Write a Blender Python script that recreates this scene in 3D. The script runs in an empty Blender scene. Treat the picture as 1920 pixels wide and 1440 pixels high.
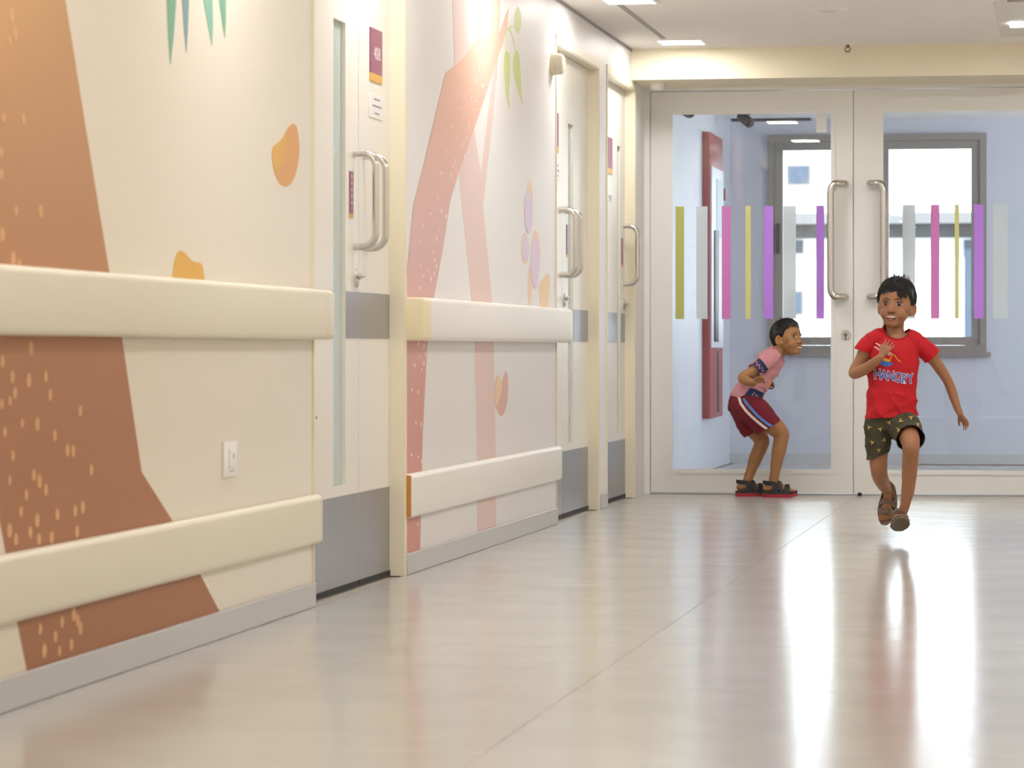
import bpy, bmesh, math, random
import numpy as np
from mathutils import Vector, Matrix, noise
from mathutils.bvhtree import BVHTree
from mathutils.geometry import tessellate_polygon

sc = bpy.context.scene
C = bpy.context.collection
rnd = random.Random(7)
PI = math.pi
TH = 0.16713581          # yaw of the camera to the left of the corridor axis

# ------------------------------------------------------------------ camera, world, sun, lights, exposure
cd = bpy.data.cameras.new('camera'); cam = bpy.data.objects.new('camera', cd); C.objects.link(cam)
cam.location = (0, 0, 0.79); cam.rotation_euler = (PI/2, 0, TH)
cd.sensor_width = 36; cd.lens = 6200/1920*36; cd.shift_y = -65/1920
cd.clip_end = 500
cd.dof.use_dof = True; cd.dof.focus_distance = 14.2; cd.dof.aperture_fstop = 8.0
sc.camera = cam
sc.view_settings.view_transform = 'Standard'; sc.view_settings.look = 'None'
sc.view_settings.gamma = 1; sc.view_settings.use_curve_mapping = False
sc.view_settings.exposure = 0.0
sc.cycles.use_denoising = True
sc.cycles.max_bounces = 10; sc.cycles.diffuse_bounces = 6
sc.cycles.glossy_bounces = 5; sc.cycles.transparent_max_bounces = 12
sc.cycles.sample_clamp_indirect = 6

w = bpy.data.worlds.new('sky'); sc.world = w; w.use_nodes = True
bg = w.node_tree.nodes['Background']
bg.inputs[0].default_value = (0.88, 0.94, 1.0, 1); bg.inputs[1].default_value = 5.4

sd = bpy.data.lights.new('sun', 'SUN'); sd.energy = 20.0; sd.angle = 0.05; sd.color = (.95, .98, 1)
sun = bpy.data.objects.new('sun', sd); C.objects.link(sun); sun.rotation_euler = (math.radians(48), 0, math.radians(-14))

LIGHT_Y = [0.5 + 2.062*k for k in range(9)]       # the row of square ceiling lights along the left wall
LAMP_W = 7.9; LAMP_COL = (1.0, 0.97, 0.92)

# ------------------------------------------------------------------ materials
MATS = {}
def lin(v):
    v /= 255.0
    return v/12.92 if v <= .04045 else ((v+.055)/1.055)**2.4
def rgb(r, g, b): return (lin(r), lin(g), lin(b), 1)
def mat(name, col, rough=.5, metal=0, spec=.5, bump=0, bscale=200, var=0, vscale=3, sss=0, coat=0):
    m = bpy.data.materials.new(name); m.use_nodes = True
    n, l = m.node_tree.nodes, m.node_tree.links
    p = n['Principled BSDF']
    c = rgb(*col)
    p.inputs['Base Color'].default_value = c
    p.inputs['Roughness'].default_value = rough; p.inputs['Metallic'].default_value = metal
    p.inputs['Specular IOR Level'].default_value = spec
    if coat: p.inputs['Coat Weight'].default_value = coat; p.inputs['Coat Roughness'].default_value = .15
    if sss:
        p.inputs['Subsurface Weight'].default_value = sss
        p.inputs['Subsurface Radius'].default_value = (.012, .004, .002)
    if var or bump:
        tc = n.new('ShaderNodeTexCoord')
    if var:
        nt = n.new('ShaderNodeTexNoise'); nt.inputs['Scale'].default_value = vscale; nt.inputs['Detail'].default_value = 5
        l.new(tc.outputs['Object'], nt.inputs['Vector'])
        mx = n.new('ShaderNodeMix'); mx.data_type = 'RGBA'
        mx.inputs[6].default_value = tuple(v*(1-var) for v in c[:3])+(1,); mx.inputs[7].default_value = tuple(min(1, v*(1+var)) for v in c[:3])+(1,)
        l.new(nt.outputs['Fac'], mx.inputs[0]); l.new(mx.outputs[2], p.inputs['Base Color'])
    if bump:
        nb = n.new('ShaderNodeTexNoise'); nb.inputs['Scale'].default_value = bscale; nb.inputs['Detail'].default_value = 3
        l.new(tc.outputs['Object'], nb.inputs['Vector'])
        b = n.new('ShaderNodeBump'); b.inputs['Strength'].default_value = bump; b.inputs['Distance'].default_value = .002
        l.new(nb.outputs['Fac'], b.inputs['Height']); l.new(b.outputs['Normal'], p.inputs['Normal'])
    MATS[name] = m
    return m
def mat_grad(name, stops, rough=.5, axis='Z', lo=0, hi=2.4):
    """a colour that runs from one tint to another along an axis (metres)"""
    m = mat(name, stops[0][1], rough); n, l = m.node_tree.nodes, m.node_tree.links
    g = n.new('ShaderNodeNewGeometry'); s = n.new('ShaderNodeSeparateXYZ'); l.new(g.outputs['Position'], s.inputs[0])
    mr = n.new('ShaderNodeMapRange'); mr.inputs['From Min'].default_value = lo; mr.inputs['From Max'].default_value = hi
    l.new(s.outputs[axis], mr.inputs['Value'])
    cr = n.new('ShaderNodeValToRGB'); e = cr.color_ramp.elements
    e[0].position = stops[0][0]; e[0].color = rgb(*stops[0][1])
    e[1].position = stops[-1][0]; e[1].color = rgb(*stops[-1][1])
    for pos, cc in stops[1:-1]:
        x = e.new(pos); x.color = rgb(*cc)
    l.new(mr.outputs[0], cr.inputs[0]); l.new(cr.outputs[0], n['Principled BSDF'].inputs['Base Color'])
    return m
def mat_emit(name, col, strength):
    m = bpy.data.materials.new(name); m.use_nodes = True
    p = m.node_tree.nodes['Principled BSDF']
    p.inputs['Base Color'].default_value = (.8, .8, .8, 1)
    p.inputs['Emission Color'].default_value = (*col, 1); p.inputs['Emission Strength'].default_value = strength
    MATS[name] = m
    return m
def mat_glass(name, tint=(1, 1, 1), ior=1.5):
    m = bpy.data.materials.new(name); m.use_nodes = True
    n, l = m.node_tree.nodes, m.node_tree.links
    n.remove(n['Principled BSDF'])
    t = n.new('ShaderNodeBsdfTransparent'); t.inputs[0].default_value = (*tint, 1)
    g = n.new('ShaderNodeBsdfGlossy'); g.inputs['Roughness'].default_value = 0.0
    f = n.new('ShaderNodeFresnel'); f.inputs[0].default_value = ior
    mx = n.new('ShaderNodeMixShader')
    l.new(f.outputs[0], mx.inputs[0]); l.new(t.outputs[0], mx.inputs[1]); l.new(g.outputs[0], mx.inputs[2])
    l.new(mx.outputs[0], n['Material Output'].inputs['Surface'])
    MATS[name] = m
    return m

mat_grad('wall_print_daylit', [(0, (236, 228, 212)), (.55, (238, 232, 222)), (.75, (236, 234, 234)), (1, (238, 236, 236))], .45, 'Y', 7, 13)  # cream print; daylight reflected on the far part is painted in as cooler white
mat('wall_plain', (240, 234, 222), .55)
mat('lobby_paint', (206, 209, 220), .55, var=.05, vscale=2)
mat('ceiling_paint', (246, 242, 238), .7)
mat('beam_paint', (240, 231, 208), .6)
mat('frame_cream', (238, 230, 208), .45)
mat('door_white', (240, 237, 230), .35)
mat('door_edge', (176, 120, 90), .6)
mat('door_cream', (238, 238, 237), .4)
mat('vinyl_guard', (228, 222, 202), .38, bump=.08, bscale=300)
mat('vinyl_white', (240, 238, 232), .38, bump=.08, bscale=300)
mat('vinyl_cap', (240, 228, 196), .4)
mat('stain', (205, 140, 70), .6)
mat('baseboard_grey', (196, 196, 198), .45)
mat('rubber', (25, 25, 27), .6)
mat('steel', (176, 178, 184), .36, metal=1, bump=.06, bscale=60)
mat('steel_handle', (216, 213, 208), .26, metal=1)
mat('steel_dark', (120, 118, 114), .4, metal=1)
mat('white_plastic', (245, 244, 242), .35)
mat('grey_mark', (150, 150, 152), .5)
mat('plum', (146, 70, 104), .35)
mat('gold', (226, 172, 70), .4)
mat('paper', (238, 238, 240), .5)
mat('trunk_dash', (220, 172, 126), .6)
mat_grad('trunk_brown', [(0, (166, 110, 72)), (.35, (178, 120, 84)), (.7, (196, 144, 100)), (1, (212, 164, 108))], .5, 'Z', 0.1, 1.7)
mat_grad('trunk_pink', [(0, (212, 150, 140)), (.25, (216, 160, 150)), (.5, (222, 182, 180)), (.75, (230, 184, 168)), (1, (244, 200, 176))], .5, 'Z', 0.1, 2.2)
mat('trunk_pale', (232, 208, 204), .5)
mat('dash_pale', (246, 232, 226), .5)
mat('leaf_teal', (118, 176, 150), .5); mat('leaf_blue', (122, 160, 166), .5); mat('leaf_mint', (134, 188, 168), .5)
mat('mango_gold', (228, 178, 84), .5); mat('mango_orange', (226, 168, 104), .5); mat('mango_ochre', (224, 176, 78), .5)
mat('leaf_lime', (206, 220, 138), .5)
mat('petal_lilac', (230, 214, 238), .5); mat('petal_peach', (242, 214, 190), .5)
mat('heart_pink', (222, 180, 170), .5); mat('heart_peach', (240, 212, 174), .5)
mat('taupe', (148, 143, 138), .45)
mat('hose_red', (160, 62, 70), .4); mat('hose_white', (222, 224, 236), .4); mat('dark_grey', (54, 56, 62), .5)
mat('building_white', (226, 229, 233), .8); mat('building_glass', (44, 56, 74), .3); mat('building_grey', (84, 84, 86), .7)
def mat_film(name, col, a):
    """coloured translucent film stuck on the glass"""
    m = mat(name, col, .5); n, l = m.node_tree.nodes, m.node_tree.links; p = n['Principled BSDF']
    t = n.new('ShaderNodeBsdfTranslucent'); t.inputs[0].default_value = rgb(*col)
    x = n.new('ShaderNodeMixShader'); x.inputs[0].default_value = .15
    l.new(p.outputs[0], x.inputs[1]); l.new(t.outputs[0], x.inputs[2])
    q = n.new('ShaderNodeBsdfTransparent'); y = n.new('ShaderNodeMixShader'); y.inputs[0].default_value = a
    l.new(q.outputs[0], y.inputs[1]); l.new(x.outputs[0], y.inputs[2]); l.new(y.outputs[0], n['Material Output'].inputs['Surface'])
mat_film('strip_olive', (206, 206, 124), .97); mat('plate_pale', (190, 206, 218), .5); mat_film('strip_pale', (226, 238, 248), .88); mat_film('strip_pink', (226, 142, 216), .97)
mat_film('strip_yellow', (234, 232, 160), .97); mat_film('strip_purple', (206, 148, 254), .97)
mat_glass('glass', (.97, .985, .98)); mat('glass_green_lit', (196, 212, 210), .12)
mat_emit('lamp_on', LAMP_COL, 6.0); mat_emit('lamp_cool', (.95, .97, 1.0), 6.0)
mat('ac_plastic', (226, 222, 214), .5)
# people
mat('skin_a', (154, 107, 76), .5, var=.06, vscale=20, sss=.05); mat('skin_b', (160, 113, 72), .5, var=.06, vscale=20, sss=.05)
mat('hair', (24, 22, 24), .42); mat('brow', (84, 56, 40), .7)
mat('eye_white', (236, 230, 226), .2); mat('iris', (34, 20, 14), .1); mat('painted_glint', (255, 255, 255), .1)
mat('lip', (150, 88, 72), .45); mat('mouth_dark', (46, 18, 16), .6); mat('tooth', (244, 236, 222), .25); mat('tongue', (178, 104, 100), .4)
mat('lid', (38, 24, 20), .6); mat('nostril', (72, 38, 26), .7); mat('lid_fold', (120, 72, 48), .6)
mat('shirt_red', (186, 10, 28), .8, bump=.15, bscale=500); mat('shirt_rib', (168, 8, 24), .8)
mat('print_white', (238, 228, 232), .7); mat('print_blue', (84, 98, 176), .7); mat('print_bowl', (60, 112, 200), .7)
mat('print_noodle', (226, 164, 40), .7)
mat('shorts_olive', (62, 60, 42), .85, bump=.15, bscale=500); mat('sprig', (206, 168, 96), .8)
mat('sandal_brown', (112, 92, 76), .7); mat('sandal_sole', (104, 94, 76), .8)
mat('shirt_pink', (200, 140, 150), .8, bump=.15, bscale=500); mat('shirt_pink_rib', (180, 116, 130), .8); mat('navy', (34, 46, 88), .8); mat('script_pink', (214, 150, 190), .8); mat('script_orange', (232, 166, 70), .8)
mat('shorts_maroon', (112, 18, 38), .85, bump=.15, bscale=500); mat('stripe_white', (232, 224, 214), .8); mat('stripe_blue', (84, 138, 214), .8)
mat('sandal_black', (40, 40, 44), .6); mat('sole_red', (160, 34, 50), .6)
# floor tile: polished beige porcelain with a trace of unevenness
def mat_floor():
    m = mat('floor_tile', (188, 185, 181), .1, var=.05, vscale=1.6)
    n, l = m.node_tree.nodes, m.node_tree.links; p = n['Principled BSDF']
    tc = n.new('ShaderNodeTexCoord')
    a = n.new('ShaderNodeTexNoise'); a.inputs['Scale'].default_value = 9; a.inputs['Detail'].default_value = 2
    l.new(tc.outputs['Object'], a.inputs['Vector'])
    b = n.new('ShaderNodeBump'); b.inputs['Strength'].default_value = .25; b.inputs['Distance'].default_value = .0006
    l.new(a.outputs['Fac'], b.inputs['Height']); l.new(b.outputs['Normal'], p.inputs['Normal'])
    r = n.new('ShaderNodeTexNoise'); r.inputs['Scale'].default_value = 4; l.new(tc.outputs['Object'], r.inputs['Vector'])
    mr = n.new('ShaderNodeMapRange'); mr.inputs['To Min'].default_value = .13; mr.inputs['To Max'].default_value = .2
    l.new(r.outputs['Fac'], mr.inputs['Value']); l.new(mr.outputs[0], p.inputs['Roughness'])
mat_floor()
mat('grout', (166, 158, 146), .7)

# ------------------------------------------------------------------ helpers
class MB:
    def __init__(s): s.b = bmesh.new()
    def box(s, x0, x1, y0, y1, z0, z1, bev=0, seg=2):
        r = bmesh.ops.create_cube(s.b, size=1)
        bmesh.ops.scale(s.b, vec=(x1-x0, y1-y0, z1-z0), verts=r['verts'])
        bmesh.ops.translate(s.b, vec=((x0+x1)/2, (y0+y1)/2, (z0+z1)/2), verts=r['verts'])
        if bev:
            e = list({e for v in r['verts'] for e in v.link_edges})
            bmesh.ops.bevel(s.b, geom=e, offset=bev, segments=seg, affect='EDGES', profile=.5)
        return s
    def tube(s, pts, r, n=14, caps=True):
        pts = [Vector(p) for p in pts]; rs = r if isinstance(r, (list, tuple)) else [r]*len(pts)
        rings = []; up = None
        for i, p in enumerate(pts):
            t = (pts[min(i+1, len(pts)-1)]-pts[max(i-1, 0)]).normalized()
            if up is None:
                up = t.orthogonal().normalized()
            else:
                up = (up-t*up.dot(t)).normalized()
            sd = t.cross(up)
            rings.append([s.b.verts.new(p+(up*math.cos(2*PI*k/n)+sd*math.sin(2*PI*k/n))*rs[i]) for k in range(n)])
        for a, b in zip(rings, rings[1:]):
            for k in range(n): s.b.faces.new((a[k], a[(k+1) % n], b[(k+1) % n], b[k]))
        if caps: s.b.faces.new(rings[0][::-1]); s.b.faces.new(rings[-1])
        return s
    def ell(s, c, r, M=None, u=16, v=10):
        q = bmesh.ops.create_uvsphere(s.b, u_segments=u, v_segments=v, radius=1)
        m = Matrix.Translation(c) @ (M or Matrix()) @ Matrix.Diagonal((*r, 1))
        bmesh.ops.transform(s.b, matrix=m, verts=q['verts'])
        return s
    def cyl(s, p0, p1, r0, r1=None, n=20):
        return s.tube([p0, p1], [r0, r0 if r1 is None else r1], n)
    def slab(s, pts2, f, t0, t1):
        """a flat outline pts2 given depth: f(u, v, t) -> point"""
        a = [s.b.verts.new(f(u, v, t0)) for u, v in pts2]; b = [s.b.verts.new(f(u, v, t1)) for u, v in pts2]
        n = len(pts2)
        for k in range(n): s.b.faces.new((a[k], a[(k+1) % n], b[(k+1) % n], b[k]))
        for tri in tessellate_polygon([[Vector((u, v, 0)) for u, v in pts2]]):
            s.b.faces.new([a[i] for i in tri]); s.b.faces.new([b[i] for i in tri[::-1]])
        return s
    def build(s, name, m, parent=None, smooth=True, world=True, **kw):
        bmesh.ops.recalc_face_normals(s.b, faces=s.b.faces)
        me = bpy.data.meshes.new(name); s.b.to_mesh(me); s.b.free()
        return link(name, me, m, parent, smooth, world, **kw)
def link(name, me, m, parent=None, smooth=True, world=True, **kw):
    for x in (m if isinstance(m, list) else [m]): me.materials.append(MATS[x])
    if smooth:
        me.polygons.foreach_set('use_smooth', [True]*len(me.polygons)); me.set_sharp_from_angle(angle=math.radians(38))
    o = bpy.data.objects.new(name, me); C.objects.link(o)
    if parent:
        o.parent = parent
        if world:
            q = parent; off = Vector((0, 0, 0))
            while q: off += q.location; q = q.parent
            me.transform(Matrix.Translation(-off))
    tag(o, **kw)
    return o
def tag(o, label=None, cat=None, group=None, kind=None):
    for k, v in (('label', label), ('category', cat), ('group', group), ('kind', kind)):
        if v: o[k] = v
    return o
def empty(name, loc, **kw):
    o = bpy.data.objects.new(name, None); C.objects.link(o); o.location = loc; o.empty_display_size = .1
    return tag(o, **kw)
def root(mb, name, m, loc, **kw):
    """a one-mesh thing whose origin lies at loc"""
    bmesh.ops.recalc_face_normals(mb.b, faces=mb.b.faces)
    me = bpy.data.meshes.new(name); mb.b.to_mesh(me); mb.b.free(); me.transform(Matrix.Translation(-Vector(loc)))
    o = link(name, me, m, **kw); o.location = loc
    return o
def dup(o, off, parent=None, **kw):
    c = o.copy(); C.objects.link(c)
    if parent: c.parent = parent
    else: c.location = o.location + Vector(off)
    for ch in list(o.children): dup(ch, (0, 0, 0), c)
    tag(c, **kw)
    return c

# ------------------------------------------------------------------ the room
XW, XD, XR = -2.292, -2.342, 0.75        # left wall face, face of the left doors, right wall
YE, HC = 17.95, 2.38                     # end doors, ceiling
XB = -2.46
onwall = lambda y, z, t: Vector((XW+t, y, z))

op = [(9.91, 11.315), (14.775, 16.13), (16.44, 17.505)]
DH = 2.175
pts = [(-3, 0)]
for a, b in op: pts += [(a, 0), (a, DH), (b, DH), (b, 0)]
pts += [(YE+.1, 0), (YE+.1, HC), (-3, HC)]
wall = MB().slab(pts, onwall, 0, XB-XW).build('wall_left', 'wall_print_daylit', smooth=False, kind='structure')
MB().box(XR, XR+.12, -3, YE, 0, HC).build('wall_right', 'wall_plain', smooth=False, kind='structure')
MB().box(XB, XR+.12, -3.12, -3, 0, HC).build('wall_back', 'wall_plain', smooth=False, kind='structure')
MB().box(XB, XR+.12, -3, 23.1, HC, HC+.12).build('ceiling', 'ceiling_paint', smooth=False, kind='structure')
floor = MB().box(XB, 2.1, -3, 23.1, -.12, -.004).build('floor', 'grout', smooth=False, kind='structure')
# floor tiles, two wide columns and a cut one at the right, joints along x = -1.13
t = MB().box(-.5806, .5806, -.2873, .2873, -.004, 0, .0006, 1)
tm = bpy.data.meshes.new('tile'); t.b.to_mesh(tm); t.b.free(); tm.materials.append(MATS['floor_tile'])
for ci, xc in enumerate((-1.713, -.5505, .612, 1.7745)):
    for k in range(40):
        y = .9 + .576*k + (.12 if ci % 2 else 0)
        if xc > 1.5 and y < 18.3: continue
        if y > 22.8: continue
        o = bpy.data.objects.new('tile', tm); C.objects.link(o); o.parent = floor
        o.location = (xc, y, 0); o.rotation_euler = (rnd.uniform(-.0005, .0005), rnd.uniform(-.0004, .0004), 0)
# beam, grey strips for shadow lines at the ceiling, end wall
MB().box(XB, XR, 17.37, YE+.1, 2.216, HC).build('trim_1', 'beam_paint', smooth=False, kind='structure', label='deep cream beam under the ceiling in front of the glass doors')
MB().box(-2.06, -2.035, -3, 16.8, HC-.003, HC+.01).build('groove_shade_strip', 'grey_mark', smooth=False, kind='structure')  # shadow line of the ceiling groove, painted as a grey strip
MB().box(XW, XW+.006, -3, 17.37, HC-.012, HC).build('shadow_gap_strip', 'grey_mark', smooth=False, kind='structure')  # dark shadow gap along the wall top, painted as a thin grey strip
MB().box(-.045, XR, YE, YE+.1, 0, 2.216).build('wall_end', 'wall_plain', smooth=False, kind='structure')
# baseboards
def base(name, y0, y1):
    m = MB(); m.box(XW, XW+.012, y0, y1, 0, .075, .003, 1)
    return m.build(name, 'baseboard_grey', kind='structure')
base('baseboard_left', -3, 9.905); base('baseboard_left.001', 11.33, 14.77); base('baseboard_left.002', 16.17, 16.405)

# ------------------------------------------------------------------ mural printed on the wall (thin vinyl pieces)
def vinyl(name, pts, m, t=.001, label=None, z=0, **kw):
    return MB().slab(pts, onwall, z, z+t).build(name, m, wall, smooth=False, label=label, **kw)
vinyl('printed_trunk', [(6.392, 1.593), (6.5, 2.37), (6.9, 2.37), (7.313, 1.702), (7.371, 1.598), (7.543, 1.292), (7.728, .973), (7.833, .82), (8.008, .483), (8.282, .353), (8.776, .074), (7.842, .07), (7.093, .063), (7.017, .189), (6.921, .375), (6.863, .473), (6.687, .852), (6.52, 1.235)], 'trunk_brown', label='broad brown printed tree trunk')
BL = [[(8.21, 1.809), (8.28, 2.05), (8.354, 1.826), (8.333, 1.698), (8.307, 1.599), (8.277, 1.524), (8.256, 1.594), (8.241, 1.689)],
      [(8.365, 1.827), (8.42, 2.05), (8.482, 1.841), (8.46, 1.712), (8.447, 1.626), (8.433, 1.57), (8.412, 1.623), (8.391, 1.704)],
      [(8.503, 1.843), (8.55, 2.06), (8.691, 1.866), (8.702, 1.737), (8.708, 1.665), (8.697, 1.612), (8.657, 1.66), (8.607, 1.727)],
      [(8.70, 1.866), (8.75, 2.06), (8.852, 1.885), (8.846, 1.752), (8.846, 1.693), (8.834, 1.645), (8.805, 1.689), (8.771, 1.744)]]
for b, m in zip(BL, ('leaf_teal', 'leaf_blue', 'leaf_mint', 'leaf_teal')): vinyl('printed_leaf', b, m)
def smooth_poly(pts, n=3):
    P = [Vector((*p, 0)) for p in pts]; out = []; N = len(P)
    for i in range(N):
        a, b, c, d = P[i-1], P[i], P[(i+1) % N], P[(i+2) % N]
        for k in range(n):
            t = k/n
            q = .5*((2*b)+(c-a)*t+(2*a-5*b+4*c-d)*t*t+(3*b-a-3*c+d)*t**3)
            out.append((q.x, q.y))
    return out
vinyl('printed_mango', smooth_poly([(9.383, 1.368), (9.396, 1.381), (9.448, 1.395), (9.515, 1.415), (9.569, 1.444), (9.637, 1.464), (9.693, 1.458), (9.72, 1.422), (9.727, 1.385), (9.699, 1.335), (9.637, 1.292), (9.555, 1.272), (9.475, 1.278), (9.415, 1.304), (9.383, 1.342)]), 'mango_orange')
vinyl('printed_mango_half', [(9.383, 1.368), (9.396, 1.381), (9.448, 1.395), (9.515, 1.415), (9.555, 1.43), (9.542, 1.398), (9.515, 1.357), (9.475, 1.331), (9.422, 1.303), (9.383, 1.342)], 'mango_gold', z=.001)  # lighter gold part of the two-tone mango print
vinyl('printed_mango', smooth_poly([(8.302, .956), (8.307, 1.004), (8.333, 1.035), (8.37, 1.048), (8.417, 1.043), (8.482, 1.027), (8.525, 1.022), (8.574, 1.021), (8.602, 1.009), (8.618, .969), (8.591, .943), (8.386, .939)]), 'mango_ochre')
vinyl('printed_trunk', [(12.223, 2.184), (12.278, 1.868), (12.389, 1.42), (12.639, .987), (12.709, .823), (12.764, .359), (12.764, .068), (13.196, .066), (13.183, .378), (13.133, .824), (13.108, .966), (12.972, 1.213), (12.892, 1.354), (13.108, 1.706), (13.247, 1.976), (13.171, 1.969), (13.002, 1.744), (12.845, 1.484), (12.693, 1.643), (12.593, 1.991), (12.57, 2.222)], 'trunk_pale', label='pale pink printed trunk with a fork')
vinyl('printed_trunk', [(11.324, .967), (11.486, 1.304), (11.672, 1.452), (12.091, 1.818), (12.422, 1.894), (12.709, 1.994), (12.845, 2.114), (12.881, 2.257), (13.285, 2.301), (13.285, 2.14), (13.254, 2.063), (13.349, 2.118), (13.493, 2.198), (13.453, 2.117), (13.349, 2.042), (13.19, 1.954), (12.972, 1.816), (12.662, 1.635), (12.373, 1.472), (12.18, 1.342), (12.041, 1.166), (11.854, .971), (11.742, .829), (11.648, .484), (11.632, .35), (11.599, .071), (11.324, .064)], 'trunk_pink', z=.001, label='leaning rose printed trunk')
for l in ([(13.399, 2.009), (13.467, 2.02), (13.523, 2.01), (13.529, 1.925), (13.501, 1.837), (13.523, 1.786), (13.455, 1.824), (13.399, 1.905), (13.382, 1.96)],
          [(13.621, 2.009), (13.679, 2.041), (13.755, 2.036), (13.803, 1.947), (13.826, 1.871), (13.862, 1.83), (13.755, 1.876), (13.65, 1.925), (13.609, 1.97)],
          [(13.667, 2.196), (13.732, 2.232), (13.803, 2.21), (13.814, 2.172), (13.755, 2.123), (13.685, 2.126), (13.656, 2.157)]):
    vinyl('printed_leaf', smooth_poly(l), 'leaf_lime')
vinyl('printed_stem', [(13.42, 2.011), (13.45, 2.109), (13.52, 2.125), (13.592, 2.109), (13.69, 2.039), (13.67, 2.039), (13.585, 2.1), (13.52, 2.116), (13.462, 2.103), (13.434, 2.011)], 'leaf_lime')
vinyl('printed_stem', [(13.52, 2.12), (13.66, 2.14), (13.66, 2.147), (13.52, 2.128)], 'leaf_lime')
elp = lambda cy, cz, ry, rz, n=22: [(cy+ry*math.cos(2*PI*k/n), cz+rz*math.sin(2*PI*k/n)) for k in range(n)]
for e in ((14.044, 1.443, .074, .074), (13.916, 1.219, .103, .067), (14.199, 1.201, .12, .109), (14.044, 1.063, .055, .087)): vinyl('printed_petal_edge', elp(*e), 'petal_peach')
for e in ((14.007, 1.382, .111, .094), (13.922, 1.222, .085, .057), (14.18, 1.165, .114, .112)): vinyl('printed_petal', elp(*e), 'petal_lilac', z=.001)
vinyl('printed_fruit', smooth_poly([(14.294, 1.072), (14.37, 1.094), (14.467, 1.116), (14.552, 1.129), (14.598, 1.104), (14.578, 1.027), (14.513, .964), (14.357, .963), (14.306, 1.022)]), 'heart_peach')
vinyl('printed_fruit', smooth_poly([(13.16, .626), (13.208, .675), (13.257, .683), (13.315, .666), (13.345, .659), (13.394, .69), (13.434, .699), (13.479, .673), (13.479, .606), (13.429, .547), (13.33, .516), (13.257, .53), (13.17, .569)]), 'heart_pink')
vinyl('printed_fruit_half', [(13.16, .626), (13.208, .675), (13.257, .683), (13.315, .666), (13.335, .649), (13.296, .6), (13.208, .56), (13.17, .569)], 'heart_peach', z=.001)  # peach part of the two-tone fruit print
def dashes(name, pts, m, ry, rz, z):
    mb = MB()
    for y, zz in pts:
        s = rnd.uniform(.75, 1.2); mb.slab([(y+ry*s*math.cos(2*PI*k/8), zz+rz*s*math.sin(2*PI*k/8)) for k in range(8)], onwall, z, z+.001)
    mb.build(name, m, wall, smooth=False, kind='stuff')
dashes('printed_dashes', [(6.98, .729), (7.095, .721), (7.22, .729), (7.111, .792), (6.998, .694), (6.91, .764), (7.251, .686), (6.962, .677), (7.485, .645), (6.905, .671), (7.049, .626), (7.157, .622), (6.927, .61), (7.287, .593), (7.385, .556), (7.429, .553), (6.982, .556), (7.574, .504), (7.132, .508), (7.173, .492), (6.96, .503), (7.22, .471), (7.077, .466), (7.04, .43), (7.157, .405), (7.306, .411), (7.444, .413), (7.505, .418), (6.96, .393), (7.106, .381), (7.459, .363), (7.004, .371), (7.169, .362), (7.263, .36), (7.178, .159), (7.343, .161), (7.292, .132), (7.434, .172), (7.464, .155), (7.485, .135), (7.209, .107), (7.323, .097), (7.414, .103), (6.975, 1.523), (6.999, 1.486), (6.963, 1.467), (6.92, 1.294), (7.058, 1.301), (6.903, 1.218), (6.903, 1.171), (7.006, 1.095), (7.182, 1.102), (6.91, 1.04), (6.985, .988), (7.028, .978)], 'trunk_dash', .0155, .0145, .001)
dashes('printed_dashes', [(13.002, 1.942), (12.794, 1.892), (12.923, 1.908), (12.708, 1.84), (12.861, 1.832), (12.897, 1.833), (12.592, 1.791), (12.349, 1.755), (12.768, 1.782), (12.718, 1.76), (12.397, 1.71), (12.667, 1.721), (12.445, 1.67), (12.568, 1.656), (12.23, 1.629), (12.325, 1.592), (12.518, 1.604), (12.421, 1.572), (12.128, 1.528), (12.278, 1.502), (12.469, 1.53), (12.349, 1.476), (12.23, 1.482), (12.0, 1.44), (12.184, 1.445), (11.866, 1.303), (12.0, 1.3), (11.933, 1.348), (12.1, 1.287), (11.8, 1.283), (11.649, 1.236), (11.756, 1.215), (11.91, 1.195), (11.955, 1.23), (11.585, 1.176), (11.844, 1.143), (11.866, 1.118), (11.91, 1.094), (11.606, 1.086), (11.756, 1.074), (11.8, 1.045), (11.866, 1.068), (11.585, 1.008), (11.649, 1.055), (12.469, 1.636), (12.617, 1.762), (12.207, 1.438), (12.768, 1.728), (11.561, .809), (11.667, .802), (11.697, .776), (11.591, .762), (11.498, .733), (11.629, .718), (11.667, .74), (11.45, .647), (11.561, .638), (11.517, .53), (11.614, .521), (11.443, .417), (11.561, .406), (11.621, .39), (11.554, .167)], 'dash_pale', .010, .0075, .002)

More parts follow.
